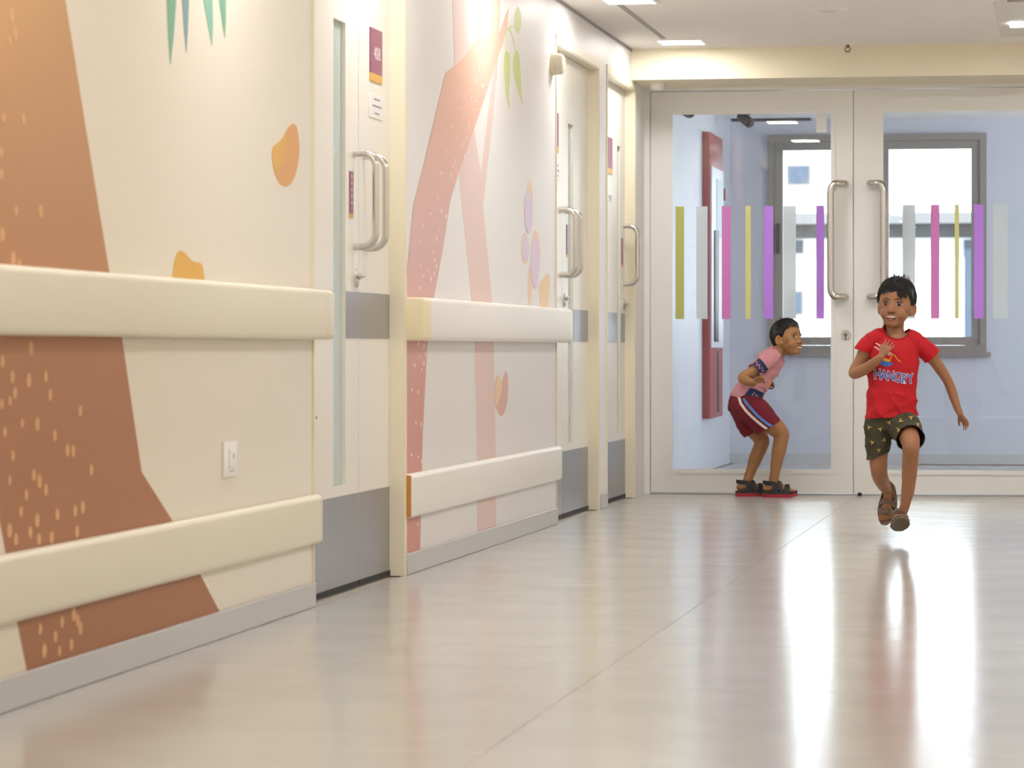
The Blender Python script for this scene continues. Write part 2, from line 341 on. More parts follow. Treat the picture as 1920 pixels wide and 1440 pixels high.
# ------------------------------------------------------------------ wall guards
def guard(y0, y1, z0, z1, depth, label, cat, group, upper):
    cov = 'vinyl_white' if y0 > 0 else 'vinyl_guard'
    r = empty('handrail' if upper else 'wall_guard', (XW, (y0+y1)/2, z0), label=label, cat=cat, group=group)
    capl = .10 if upper else .035
    zc, hz = (z0+z1)/2, (z1-z0)/2
    def prof(k=1.0):
        rr = .018; P = []
        for cx, cz, a0 in ((depth-rr, z1-rr, 90), (depth-rr, z0+rr, 0)):
            for a in range(0, 91, 18):
                an = math.radians(a0-a); P.append((cx+rr*math.cos(an), cz+rr*math.sin(an)))
        return [(0.004, z1)]+P+[(0.004, z0)]
    p = prof()
    def body(ya, yb, nm, m, rounded=0):
        mb = MB(); rings = []
        steps = [(ya, 1.0)]
        if rounded < 0: steps = [(ya+.012*(1-math.cos(q*PI/8)), .80+.2*math.sin(q*PI/8)) for q in range(5)]
        steps.append((yb, 1.0))
        if rounded > 0: steps = [(ya, 1.0)]+[(yb-.012*(1-math.cos(q*PI/8)), .80+.2*math.sin(q*PI/8)) for q in range(4, -1, -1)]
        for y, k in steps:
            rings.append([mb.b.verts.new((XW+.004+(x-.004)*k if k < 1 else XW+x, y, zc+(z-zc)*(1-(1-k)*.5))) for x, z in p])
        n = len(p)
        for a, b in zip(rings, rings[1:]):
            for q in range(n): mb.b.faces.new((a[q], a[(q+1) % n], b[(q+1) % n], b[q]))
        mb.b.faces.new(rings[0][::-1]); mb.b.faces.new(rings[-1])
        return mb.build(nm, m, r)
    if y0 > 0: body(y0, y0+capl-.002, 'end_cap', 'vinyl_cap' if upper else cov, -1)
    body(y0+(capl if y0 > 0 else 0), y1-capl, 'cover', cov)
    body(y1-capl+.002, y1, 'end_cap', cov, 1)
    if not upper and y0 > 0:
        MB().box(XW+.001, XW+depth*.8, y0-.003, y0+.001, z0+.005, z1-.005).build('rust_stain', 'stain', r, label='orange rusty streak')
    return r
guard(-2.9, 9.93, .82, .972, .066, 'long cream handrail left of the door marked 408', 'handrail', None, True)
guard(11.33, 14.80, .82, .972, .075, 'short white handrail with cream end over the rose trunk', 'handrail', None, True)
guard(-2.9, 9.93, .192, .345, .028, 'long cream low wall guard across the foot of the brown trunk', 'wall guard', None, False)
guard(11.335, 14.79, .198, .354, .028, 'short low wall guard with a rusty near end', 'wall guard', None, False)

# ------------------------------------------------------------------ doors along the left wall
def yz_box(y0, y1, z0, z1, x0, x1, name, m, parent, bev=0, **kw):
    return MB().box(min(x0, x1), max(x0, x1), y0, y1, z0, z1, bev, 1).build(name, m, parent, **kw)
def frame_poly(parent, a, b):
    f = .045
    MB().slab([(a-f*.3, 0), (a-f*.3, DH+f), (b+f*.55, DH+f), (b+f*.55, 0), (b, 0), (b, DH), (a, DH), (a, 0)], onwall, .0, .006).build('architrave', 'frame_cream', parent, smooth=False)
    MB().slab([(a, 0), (a, DH), (b, DH), (b, 0), (b-.006, 0), (b-.006, DH-.006), (a+.006, DH-.006), (a+.006, 0)], onwall, .003, XB-XW).build('jamb', 'frame_cream', parent, smooth=False)
def leaf(parent, a, b, slot=None):
    """one door leaf with a real slot for the vision panel"""
    z0, z1 = .012, DH-.008
    t0, t1 = XD-XW, XD-XW-.045
    if slot is None:
        o = MB().slab([(a, z0), (b, z0), (b, z1), (a, z1)], onwall, t1, t0).build('leaf', 'door_white', parent, smooth=False)
    else:
        s0, s1, q0, q1 = slot
        mb = MB()
        for y0, y1, za, zb in ((a, s0, z0, z1), (s1, b, z0, z1), (s0, s1, z0, q0), (s0, s1, q1, z1)):
            mb.box(XW+t1, XW+t0, y0, y1, za, zb)
        bmesh.ops.remove_doubles(mb.b, verts=mb.b.verts, dist=.0001)
        o = mb.build('leaf', 'door_white', parent, smooth=False)
        yz_box(s0+.001, s1-.001, q0+.001, q1-.001, XD-.019, XD-.015, 'vision_glass', 'glass_green_lit', o, label='narrow greenish glass vision panel')  # opaque pane; the lit room behind is painted into its pale colour
        yz_box(s0+.001, s1-.001, q0+.001, q1-.001, XD-.043, XD-.040, 'vision_backing', 'paper', o)
    return o
def plates(lf, a, b, slot=None):
    segs = [(a, b)] if slot is None else [(a, slot[0]), (slot[1], b)]
    for y0, y1 in segs: yz_box(y0+.003, y1-.003, .826, .981, XD, XD+.0015, 'push_plate', 'steel', lf)
    yz_box(a+.003, b-.003, .02, .312, XD, XD+.0015, 'kick_plate', 'steel', lf)
    yz_box(a+.002, b-.002, .002, .02, XD-.03, XD+.004, 'drop_seal', 'rubber', lf)
def pull(lf, y, z0, z1, out=.075, r=.012, axis='x', y1=None):
    P = []; rad = .045
    base = Vector((XD, y, z1))
    P.append(Vector((XD, y, z1)))
    for k in range(9):
        a = k/8*PI/2; P.append(Vector((XD+out-rad+rad*math.sin(a), y, z1-rad+rad*math.cos(a))))
    for k in range(9):
        a = k/8*PI/2; P.append(Vector((XD+out-rad+rad*math.cos(a), y, z0+rad-rad*math.sin(a))))
    P.append(Vector((XD, y, z0)))
    o = MB().tube(P, r, 16).build('pull_handle', 'steel_handle', lf)
    return o
def lock(lf, y, z):
    mb = MB().tube([(XD, y, z), (XD+.005, y, z), (XD+.007, y, z)], [.031, .031, .028], 28)
    mb.build('lock_plate', 'steel_handle', lf)
    mb = MB(); mb.cyl((XD+.006, y, z+.008), (XD+.018, y, z+.008), .012); mb.box(XD+.018, XD+.03, y-.02, y+.02, z+.002, z+.013, .003); mb.build('thumb_turn', 'steel_handle', lf)
SLOT_Z = (.346, 1.86)
# door 408
d1 = empty('door_1', (XD, 10.61, 0), kind='structure', label='white double door with steel plates, marked 408')
frame_poly(d1, *op[0])
sl = (10.42, 10.60, *SLOT_Z)
la = leaf(d1, 9.916, 10.797, sl); plates(la, 9.916, 10.797, sl); pull(la, 10.725, 1.13, 1.44); lock(la, 10.76, 1.026)
lb = leaf(d1, 10.803, 11.309); plates(lb, 10.803, 11.309); pull(lb, 10.885, 1.13, 1.44)
yz_box(10.797, 10.803, .02, DH-.01, XD-.04, XD-.003, 'leaf_edge', 'door_edge', la)
mb = MB()
for y in (10.14, 10.175): mb.cyl((XD-.001, y, .575), (XD+.001, y, .575), .006, n=10)
mb.build('screw_cap', 'steel_dark', la)
# the mirrored double door beyond the rose trunk
d2 = empty('door_2', (XD, 15.45, 0), kind='structure', label='white double door beyond the short handrail')
frame_poly(d2, *op[1])
la2 = leaf(d2, 14.781, 15.297); plates(la2, 14.781, 15.297); pull(la2, 15.215, 1.137, 1.44)
sl = (15.475, 15.645, *SLOT_Z)
lb2 = leaf(d2, 15.303, 16.124, sl); plates(lb2, 15.303, 16.124, sl); pull(lb2, 15.385, 1.137, 1.44); lock(lb2, 15.35, 1.022)
# the single door beside the glass doors
d3 = empty('door_3', (XD, 16.97, 0), kind='structure', label='white single door next to the glass doors')
frame_poly(d3, *op[2])
sl = (17.2, 17.33, *SLOT_Z)
la3 = leaf(d3, 16.446, 17.499, sl); plates(la3, 16.446, 17.499, sl); pull(la3, 17.44, 1.137, 1.445); lock(la3, 17.46, 1.026)

# ------------------------------------------------------------------ signs, notices, small wall fittings
def text_mesh(s, size, offset=0, extrude=.0002):
    cu = bpy.data.curves.new('txt', 'FONT'); cu.body = s; cu.size = size; cu.align_x = 'CENTER'; cu.align_y = 'CENTER'; cu.offset = offset; cu.extrude = extrude
    o = bpy.data.objects.new('txt', cu); C.objects.link(o)
    bpy.context.view_layer.update()
    me = bpy.data.meshes.new_from_object(o.evaluated_get(bpy.context.evaluated_depsgraph_get()))
    bpy.data.objects.remove(o); bpy.data.curves.remove(cu)
    return me
ROT_WALL = Matrix(((0, 0, 1, 0), (1, 0, 0, 0), (0, 1, 0, 0), (0, 0, 0, 1)))     # text x -> +y, text y -> +z, faces +x
def wall_text(s, size, y, z, x, m, parent, name='lettering', squash=1.0, off=0):
    me = text_mesh(s, size, off); me.transform(Matrix.Translation((x, y, z)) @ ROT_WALL @ Matrix.Diagonal((squash, 1, 1, 1)))
    return link(name, me, m, parent, smooth=False, kind='stuff' if len(s) > 4 else None)
def room_sign(y0, y1, z0, z1, label, number=None, mt='plum'):
    r = root(MB().box(XD, XD+.004, y0, y1, z0+(z1-z0)*.15, z1), 'door_sign', mt, (XD, (y0+y1)/2, z0), smooth=False, label=label, cat='sign', group='plum door signs')
    yz_box(y0, y1, z0, z0+(z1-z0)*.15, XD, XD+.004, 'colour_band', 'gold', r)
    if number: wall_text(number, .062, (y0+y1)/2+.01, z0+(z1-z0)*.53, XD+.0045, 'print_white', r, squash=1.15)
    return r
room_sign(10.975, 11.172, 1.703, 1.884, 'plum and gold sign reading 408 on the nearest door', '408')
room_sign(14.95, 15.16, 1.700, 1.884, 'plum and gold room sign half hidden on the second door')
room_sign(16.79, 16.99, 1.695, 1.882, 'plum and gold room sign on the single door by the glass doors')
def small_sign(y0, y1, z0, z1, label):
    r = root(MB().box(XD, XD+.003, y0, y1, z0+(z1-z0)*.09, z1), 'push_sign', 'plum', (XD, (y0+y1)/2, z0), smooth=False, label=label, cat='sign', group='small plum strips by the handles')
    yz_box(y0, y1, z0, z0+(z1-z0)*.09, XD, XD+.003, 'colour_band', 'gold', r)
    mb = MB()
    for k in range(5): mb.box(XD+.003, XD+.0036, (y0+y1)/2-.005, (y0+y1)/2+.005, z1-.02-.022*k, z1-.012-.022*k)
    mb.build('marking', 'print_white', r, kind='stuff')
    return r
small_sign(10.655, 10.71, 1.224, 1.378, 'thin plum strip with gold foot beside the handles of the door marked 408')
small_sign(15.42, 15.465, 1.224, 1.378, 'thin plum strip beside the handles of the second door')
small_sign(17.36, 17.415, 1.224, 1.378, 'thin plum strip beside the handle of the single door')
def notice(y0, y1, z0, z1, label):
    r = root(MB().box(XD, XD+.003, y0, y1, z0, z1, .001, 1), 'notice_holder', 'white_plastic', (XD, (y0+y1)/2, z0), label=label, cat='notice', group='notices on the doors')
    yz_box(y0+.02, y1-.006, z0+.008, z1-.004, XD+.003, XD+.0036, 'paper_sheet', 'paper', r)
    mb = MB()
    for zz, w_ in ((.78, .55), (.5, .8), (.2, .4)): mb.box(XD+.0036, XD+.004, (y0+y1)/2+.005-w_*(y1-y0)*.4, (y0+y1)/2+.005+w_*(y1-y0)*.4, z0+(z1-z0)*zz-.003, z0+(z1-z0)*zz+.003)
    mb.build('print_line', 'grey_mark', r, kind='stuff')
    return r
notice(10.965, 11.19, 1.579, 1.662, 'clear holder with a white paper under the 408 sign')
notice(15.0, 15.21, 1.576, 1.66, 'white notice below the sign on the second door')
notice(16.81, 16.99, 1.555, 1.59, 'small white notice below the sign on the single door')
sw = empty('light_switch', (XW, 8.878, .44), label='white switch plate low on the wall beside the brown trunk', cat='switch')
MB().box(XW, XW+.008, 8.805, 8.952, .438, .536, .003).build('plate', 'white_plastic', sw)
MB().box(XW+.008, XW+.013, 8.85, 8.915, .462, .515, .002).build('rocker', 'white_plastic', sw)
MB().box(XW+.013, XW+.0135, 8.878, 8.886, .488, .502).build('marking', 'grey_mark', sw)
MB().box(XW+.008, XW+.0085, 8.86, 8.91, .4525, .4545).build('marking', 'grey_mark', sw)
cl = empty('call_light', (XW, 14.66, 2.07), label='round white call lamp on the wall above the second door', cat='lamp')
MB().cyl((XW, 14.66, 2.07), (XW+.012, 14.66, 2.07), .052, .052, 28).build('base', 'vinyl_cap', cl)
MB().tube([(XW+.012, 14.66, 2.07), (XW+.04, 14.66, 2.07), (XW+.052, 14.66, 2.07), (XW+.058, 14.66, 2.07)], [.048, .048, .042, .028], 28).build('lens', 'vinyl_guard', cl)

# ------------------------------------------------------------------ ceiling fittings
def area(name, x, y, z, sx, sy, power, col):
    ld = bpy.data.lights.new(name, 'AREA'); ld.shape = 'RECTANGLE'; ld.size = sx; ld.size_y = sy; ld.energy = power; ld.color = col
    o = bpy.data.objects.new(name, ld); C.objects.link(o); o.location = (x, y, z); return o
first = None
for k, y in enumerate(LIGHT_Y):
    lab = ('square ceiling light close to the beam at the left wall' if k == 8 else 'square ceiling light cut by the top edge left of the round vent' if k == 7 else
           'square ceiling light over the %s' % ('', '', '', 'broad brown printed trunk', 'wall switch plate', 'door marked 408', 'leaning rose printed trunk')[k])
    if k < 3: pass                                        # behind the viewer: only its light is needed
    elif first is None:
        first = r = empty('ceiling_light', (-1.98, y, HC), label=lab, cat='light', group='square ceiling lights along the left wall')
        MB().slab([(-.11, -.13), (.11, -.13), (.11, .13), (-.11, .13)], lambda u, v, t: Vector((-1.98+u, y+v, HC+t)), -.004, 0).build('diffuser', 'lamp_on', r, smooth=False)
        mb = MB()
        for b in ((-.125, -.11, -.145, .145), (.11, .125, -.145, .145), (-.11, .11, -.145, -.13), (-.11, .11, .13, .145)): mb.box(-1.98+b[0], -1.98+b[1], y+b[2], y+b[3], HC-.006, HC)
        bmesh.ops.remove_doubles(mb.b, verts=mb.b.verts, dist=.0005); mb.build('frame', 'white_plastic', r, smooth=False)
    else:
        dup(first, (0, y-first.location.y, 0), label=lab, cat='light')
    area('lamp', -1.98, y, HC-.008, .2, .24, LAMP_W, LAMP_COL)
# recessed batten light at the right, with a return-air grille in front of it
for k, y in enumerate((1.6, 5.2, 8.9, 12.5, 16.15)):
    if k == 4:
        r = empty('ceiling_batten', (.02, y, HC), label='white ceiling light with a bright bar beside the air grille', cat='light')
        MB().box(-.345, .4, y-.85, y+.8, HC-.006, HC, .003, 1).build('panel', 'ac_plastic', r)
        MB().box(-.29, .34, y+.04, y+.16, HC-.022, HC-.006, .006).build('tube', 'lamp_cool', r)
    area('lamp', .03, y, HC-.03, .6, .12, LAMP_W*2.6, (1, .96, .91))
r = empty('air_grille', (.02, 14.7, HC), label='ceiling air grille with dark slots at the right edge', cat='vent')
mb = MB()
for b in ((-.335, .4, 15.19, 15.28), (-.335, .4, 14.2, 14.28), (-.335, -.28, 14.28, 15.19), (.34, .4, 14.28, 15.19)): mb.box(b[0], b[1], b[2], b[3], HC-.012, HC)
bmesh.ops.remove_doubles(mb.b, verts=mb.b.verts, dist=.0005); mb.build('frame', 'ac_plastic', r, smooth=False)
MB().box(-.28, .34, 14.28, 15.19, HC-.002, HC).build('dark_backing', 'dark_grey', r, smooth=False)
sm = None
for k in range(5):
    x = -.20+.105*k
    if sm is None: sm = MB().box(x, x+.035, 14.28, 15.19, HC-.01, HC-.003).build('slat', 'ac_plastic', r, smooth=False)
    else:
        o = sm.copy(); C.objects.link(o); o.location = (.105*k, 0, 0)
r = empty('round_vent', (-1.11, 15.48, HC), label='shallow round white vent in the middle of the ceiling', cat='vent')
MB().tube([(-1.11, 15.48, HC), (-1.11, 15.48, HC-.006), (-1.11, 15.48, HC-.012)], [.09, .088, .07], 36).build('rim', 'white_plastic', r)
MB().tube([(-1.11, 15.48, HC-.012), (-1.11, 15.48, HC-.015)], [.05, .03], 30).build('centre_disc', 'ac_plastic', r)
r = empty('sprinkler', (-1.14, 17.25, HC), label='small metal sprinkler head hanging before the beam', cat='sprinkler')
MB().tube([(-1.14, 17.25, HC), (-1.14, 17.25, HC-.006)], [.03, .026], 24).build('escutcheon', 'white_plastic', r)
mb = MB().cyl((-1.14, 17.25, HC-.006), (-1.14, 17.25, HC-.022), .010)
mb.build('body', 'steel_dark', r)
MB().tube([(-1.152, 17.25, HC-.02), (-1.155, 17.25, HC-.032), (-1.14, 17.25, HC-.042), (-1.125, 17.25, HC-.032), (-1.128, 17.25, HC-.02)], .003, 8).build('yoke', 'steel_dark', r)
MB().cyl((-1.14, 17.25, HC-.042), (-1.14, 17.25, HC-.045), .014).build('deflector', 'steel_dark', r)
r = empty('smoke_detector', (-2.18, 17.6, 2.216), label='white smoke detector under the beam at the left corner', cat='detector')
MB().tube([(-2.18, 17.6, 2.216), (-2.18, 17.6, 2.203)], [.045, .045], 30).build('base', 'white_plastic', r)
MB().tube([(-2.18, 17.6, 2.203), (-2.18, 17.6, 2.185), (-2.18, 17.6, 2.176)], [.04, .036, .022], 30).build('chamber', 'white_plastic', r)

# ------------------------------------------------------------------ glass double door at the end
d4 = empty('door_4', (-1.155, YE, 0), kind='structure', label='cream double glass door with coloured strips')
mb = MB()
mb.slab([(XW, 0), (XW, 2.216), (-.02, 2.216), (-.02, 0), (-.05, 0), (-.05, 2.198), (-2.262, 2.198), (-2.262, 0)], lambda u, v, t: Vector((u, YE+t, v)), -.02, .1)
mb.build('door_frame', 'door_cream', d4, smooth=False)
MB().box(-2.262, -.05, YE-.004, YE+.06, .0, .006).build('threshold', 'steel', d4, smooth=False)
def xz_box(x0, x1, z0, z1, y0, y1, name, m, parent, bev=0, **kw):
    return MB().box(x0, x1, y0, y1, z0, z1, bev, 1).build(name, m, parent, **kw)
def glass_leaf(x0, x1, gx0, gx1, strips, hx, side):
    z0, z1, g0, g1 = .009, 2.194, .126, 2.083
    mb = MB()
    f = lambda u, v, t: Vector((u, YE+t, v))
    outer = [(x0, z0), (x1, z0), (x1, z1), (x0, z1)]; inner = [(gx0, g0), (gx1, g0), (gx1, g1), (gx0, g1)]
    V = [[mb.b.verts.new(f(*p, t)) for p in q] for t in (0, .045) for q in (outer, inner)]
    for k in range(4):
        j = (k+1) % 4
        mb.b.faces.new((V[0][k], V[0][j], V[1][j], V[1][k])); mb.b.faces.new((V[2][k], V[2][j], V[3][j], V[3][k]))
        mb.b.faces.new((V[0][k], V[0][j], V[2][j], V[2][k])); mb.b.faces.new((V[1][k], V[1][j], V[3][j], V[3][k]))
    lf = mb.build('leaf', 'door_cream', d4, smooth=False)
    b = .012; mb = MB()
    inner2 = [(gx0+b, g0+b), (gx1-b, g0+b), (gx1-b, g1-b), (gx0+b, g1-b)]; inner = [(gx0-b, g0-b), (gx1+b, g0-b), (gx1+b, g1+b), (gx0-b, g1+b)]
    V = [[mb.b.verts.new(f(*p, t)) for p in q] for t in (-.006, .012) for q in (inner, inner2)]
    for k in range(4):
        j = (k+1) % 4
        mb.b.faces.new((V[0][k], V[0][j], V[1][j], V[1][k])); mb.b.faces.new((V[2][k], V[2][j], V[3][j], V[3][k]))
        mb.b.faces.new((V[0][k], V[0][j], V[2][j], V[2][k])); mb.b.faces.new((V[1][k], V[1][j], V[3][j], V[3][k]))
    mb.build('glazing_bead', 'door_cream', lf, smooth=False)
    xz_box(gx0, gx1, g0, g1, YE+.018, YE+.026, 'glass_pane', 'glass', lf)
    for s0, s1, za, zb, m in strips: xz_box(s0, s1, za, zb, YE+.0165, YE+.0178, 'glass_strip', m, lf)
    # long pull handle
    P = []; out, rad = .07, .05; zt, zb_ = 1.685, 1.073; r_ = .0195
    if side < 0: dx = -.075
    else: dx = .075
    P.append(Vector((hx, YE, zt)))
    P.append(Vector((hx, YE-out*.55, zt)))
    for k in range(7):
        a = k/6*PI/2; P.append(Vector((hx+dx*math.sin(a)*.55, YE-out*.55-out*.45*math.sin(a), zt)))
    for k in range(1, 8):
        a = k/7*PI/2; P.append(Vector((hx+dx*(.55+.45*math.sin(a)), YE-out, zt-.05*(1-math.cos(a)))))
    Q = [Vector((p.x, p.y, zt+zb_-p.z)) for p in reversed(P)]
    MB().tube(P+Q, r_, 16).build('pull_handle', 'steel_handle', lf)
    return lf
za, zb = .956, 1.57
gl = glass_leaf(-2.258, -1.157, -2.151, -1.265, [(-2.125, -2.078, za, zb, 'strip_olive'), (-2.011, -1.949, za, zb, 'strip_pale'), (-1.871, -1.821, za, zb, 'strip_pink'), (-1.742, -1.713, za, zb, 'strip_yellow'), (-1.641, -1.591, za, zb, 'strip_purple'), (-1.536, -1.467, za, zb, 'strip_pale'), (-1.357, -1.314, za, zb, 'strip_purple'), (-1.357, -1.30, 1.966, 2.076, 'paper')], -1.198, -1)
gr = glass_leaf(-1.1535, -.054, -1.006, -.16, [(-.891, -.823, za, zb, 'strip_pale'), (-.74, -.694, za, zb, 'strip_pink'), (-.612, -.589, za, zb, 'strip_yellow'), (-.509, -.458, za, zb, 'strip_purple'), (-.407, -.33, za, zb, 'strip_pale')], -1.063, 1)
MB().box(-1.166, -1.143, YE+.046, YE+.058, .012, 2.19).build('meeting_stile', 'door_cream', gl, smooth=False)
mb = MB().cyl((-1.196, YE, .868), (-1.196, YE-.012, .868), .027, .025, 28); mb.build('lock_rose', 'steel_handle', gl)
mb = MB().cyl((-1.196, YE-.012, .868), (-1.196, YE-.015, .868), .010, .010, 16); mb.box(-1.2, -1.192, YE-.016, YE-.012, .845, .868); mb.build('keyhole', 'steel_dark', gl)
root(MB().tube([(-1.118, YE-.05, 0), (-1.118, YE-.05, .012), (-1.118, YE-.05, .018)], [.012, .012, .006], 16), 'door_stop', 'rubber', (-1.118, YE-.05, 0), label='tiny black door stop on the floor before the glass doors', cat='door stop')

# ------------------------------------------------------------------ lobby behind the glass
YF = 22.9; XL = -2.33
MB().box(XB, XL, YE+.1, YF+.2, 0, HC).build('wall_lobby_left', 'lobby_paint', smooth=False, kind='structure')
WX0, WX1, WZ0, WZ1 = -2.064, -.563, .772, 2.272
mb = MB()
V = [[mb.b.verts.new((x, y, z)) for x, z in q] for y in (YF, YF+.2) for q in ([(XL, 0), (2.1, 0), (2.1, HC), (XL, HC)], [(WX0, WZ0), (WX1, WZ0), (WX1, WZ1), (WX0, WZ1)])]
for k in range(4):
    j = (k+1) % 4
    for a, b in ((0, 1), (2, 3), (0, 2), (1, 3)): mb.b.faces.new((V[a][k], V[a][j], V[b][j], V[b][k]))
mb.build('wall_lobby_far', 'lobby_paint', smooth=False, kind='structure')
MB().slab([(YE+.1, 0), (YF+.2, 0), (YF+.2, HC), (YE+.1, HC), (YE+.1, 2.25), (22.4, 2.25), (22.4, .7), (18.5, .7), (18.5, 2.25), (YE+.1, 2.249)], lambda u, v, t: Vector((2.1+t, u, v)), 0, .15).build('wall_lobby_right', 'lobby_paint', smooth=False, kind='structure')
MB().box(XR+.12, 2.25, YE+.0, YE+.1, 0, HC).build('wall_lobby_front', 'lobby_paint', smooth=False, kind='structure')
MB().box(XR+.12, 2.25, YE, YF+.2, HC, HC+.12).build('ceiling_lobby', 'ceiling_paint', smooth=False, kind='structure')
MB().box(XL, 2.1, YF-.012, YF, 0, .07).build('baseboard_lobby', 'baseboard_grey', smooth=False, kind='structure')
# window
wn = empty('window_1', ((WX0+WX1)/2, YF, WZ0), kind='structure', label='grey brown lobby window with two casements')
fy0, fy1 = YF-.02, YF+.06
def ring_frame(name, x0, x1, z0, z1, t, y0, y1, m, parent):
    mb = MB()
    V = [[mb.b.verts.new((x, y, z)) for x, z in q] for y in (y0, y1) for q in ([(x0, z0), (x1, z0), (x1, z1), (x0, z1)], [(x0+t, z0+t), (x1-t, z0+t), (x1-t, z1-t), (x0+t, z1-t)])]
    for k in range(4):
        j = (k+1) % 4
        for a, b in ((0, 1), (2, 3), (0, 2), (1, 3)): mb.b.faces.new((V[a][k], V[a][j], V[b][j], V[b][k]))
    return mb.build(name, m, parent, smooth=False)
ring_frame('outer_frame', WX0, WX1, WZ0, WZ1, .045, YF-.03, YF+.1, 'taupe', wn)
MB().box(-1.335, -1.29, YF-.03, YF+.1, WZ0+.045, WZ1-.045).build('mullion', 'taupe', wn, smooth=False)
for x0, x1, hx in ((WX0+.046, -1.336, WX0+.075), (-1.289, WX1-.046, None)):
    cs = ring_frame('casement', x0, x1, WZ0+.046, WZ1-.046, .058, YF-.015, YF+.05, 'taupe', wn)
    MB().box(x0+.058, x1-.058, YF+.012, YF+.02, WZ0+.104, WZ1-.104).build('pane', 'glass', cs, smooth=False)
    if hx: MB().box(hx-.012, hx+.012, YF-.05, YF-.016, 1.45, 1.66, .004).build('handle', 'dark_grey', cs)
MB().box(WX0-.03, WX1+.03, YF-.06, YF+.02, WZ0-.03, WZ0).build('sill', 'taupe', wn, smooth=False)
# hose cabinet
hc = empty('hose_cabinet', (XL, 21.55, .345), label='tall red fire cabinet with white front on the lobby wall', cat='cabinet')
Y0, Y1, Z0, Z1, XF = 21.15, 21.95, .345, 2.19, -2.28
MB().box(XL, XF, Y0, Y1, Z0, Z1, .006).build('body', 'hose_red', hc)
MB().box(XF, XF+.012, Y0+.02, Y1-.06, .80, 1.97, .004).build('door_panel', 'hose_white', hc)
MB().box(XF+.012, XF+.016, Y0+.28, Y1-.14, 1.52, 1.90, .002).build('window_plate', 'plate_pale', hc, label='pale grey plate')
MB().box(XF+.012, XF+.02, Y0+.14, Y0+.36, .84, 1.56, .008).build('glass_slot', 'dark_grey', hc, label='dark glass slot')
MB().box(XF, XF+.02, Y1-.02, Y1+.03, 1.78, 1.86, .003).build('hinge', 'hose_red', hc)
MB().box(XF, XF+.004, Y0+.46, Y0+.54, .38, .78).build('door_seam', 'dark_grey', hc)
# cameras, grille
def cctv(x, y, z, ax, label, up):
    r = empty('security_camera', (x, y, z), label=label, cat='camera')
    MB().cyl((x, y, z+.0), (x, y, z-.03), .03, .03, 20).build('bracket', 'steel_dark', r)
    d = Vector(ax).normalized(); c = Vector((x, y, z-.06))
    MB().tube([c-d*.06, c+d*.05, c+d*.06], [.035, .035, .03], 20).build('housing', 'dark_grey', r)
    MB().cyl(c+d*.06, c+d*.068, .022, .02, 16).build('lens', 'rubber', r)
    return r
cctv(-2.13, 22.0, HC, (.5, -.6, -.4), 'dark security camera under the lobby ceiling left of the window', True)
cctv(-2.20, 19.1, HC-.14, (.5, -.6, -.3), 'small security camera high on the lobby wall at the left', True)
MB().box(XL, -2.16, 19.06, 19.14, HC-.15, HC-.13).build('trim_4', 'grey_mark', smooth=False, kind='structure')
r = empty('slot_diffuser', (-2.0, 22.6, HC), label='long dark slot diffuser in the lobby ceiling over the window', cat='vent')
MB().box(-2.3, -1.72, 22.5, 22.62, HC-.016, HC).build('frame', 'hose_white', r, smooth=False)
MB().box(-2.28, -1.74, 22.498, 22.61, HC-.03, HC-.016).build('slot', 'dark_grey', r, smooth=False)
# building across the street
by = 110.0
bd = empty('outside_building', (-6, by, -14), label='bright white building seen through the lobby window', cat='building')
MB().box(-40, 40, by, by+12, -14, 30).build('wall', 'building_white', bd, smooth=False)
k = by/40
for px in (-3.38, -4.5, -2.55):
    for z0, z1, wdt in ((2.78, 3.02, .29), (1.95, 2.11, .2), (1.21, 1.5, .2), (.3, .6, .25)):
        zc = .79
        x0 = px*k; zz0 = zc+(z0-zc)*k; zz1 = zc+(z1-zc)*k
        wf = MB().box(x0, x0+wdt*k, by-.12, by, zz0, zz1).build('window', 'building_grey', bd, smooth=False)
        MB().box(x0+.06, x0+wdt*k-.06, by-.14, by-.12, zz0+.06, zz1-.06).build('pane', 'building_glass', wf, smooth=False)
zc = .79
MB().box(-10, 8, by-1.2, by, zc+(2.29-zc)*k, zc+(2.42-zc)*k).build('balcony_slab', 'building_grey', bd, smooth=False)
MB().box(-10, 8, by-.1, by, zc+(2.13-zc)*k, zc+(2.29-zc)*k).build('balcony_recess', 'building_grey', bd, smooth=False)
MB().box(-1.249*k, -.9*k, by-.3, by, zc+(.5-zc)*k, zc+(2.1-zc)*k).build('balcony_column', 'building_glass', bd, smooth=False)
MB().box(-60, 60, 26, by+20, -14.2, -14).build('ground_outside', 'building_grey', smooth=False, kind='structure')

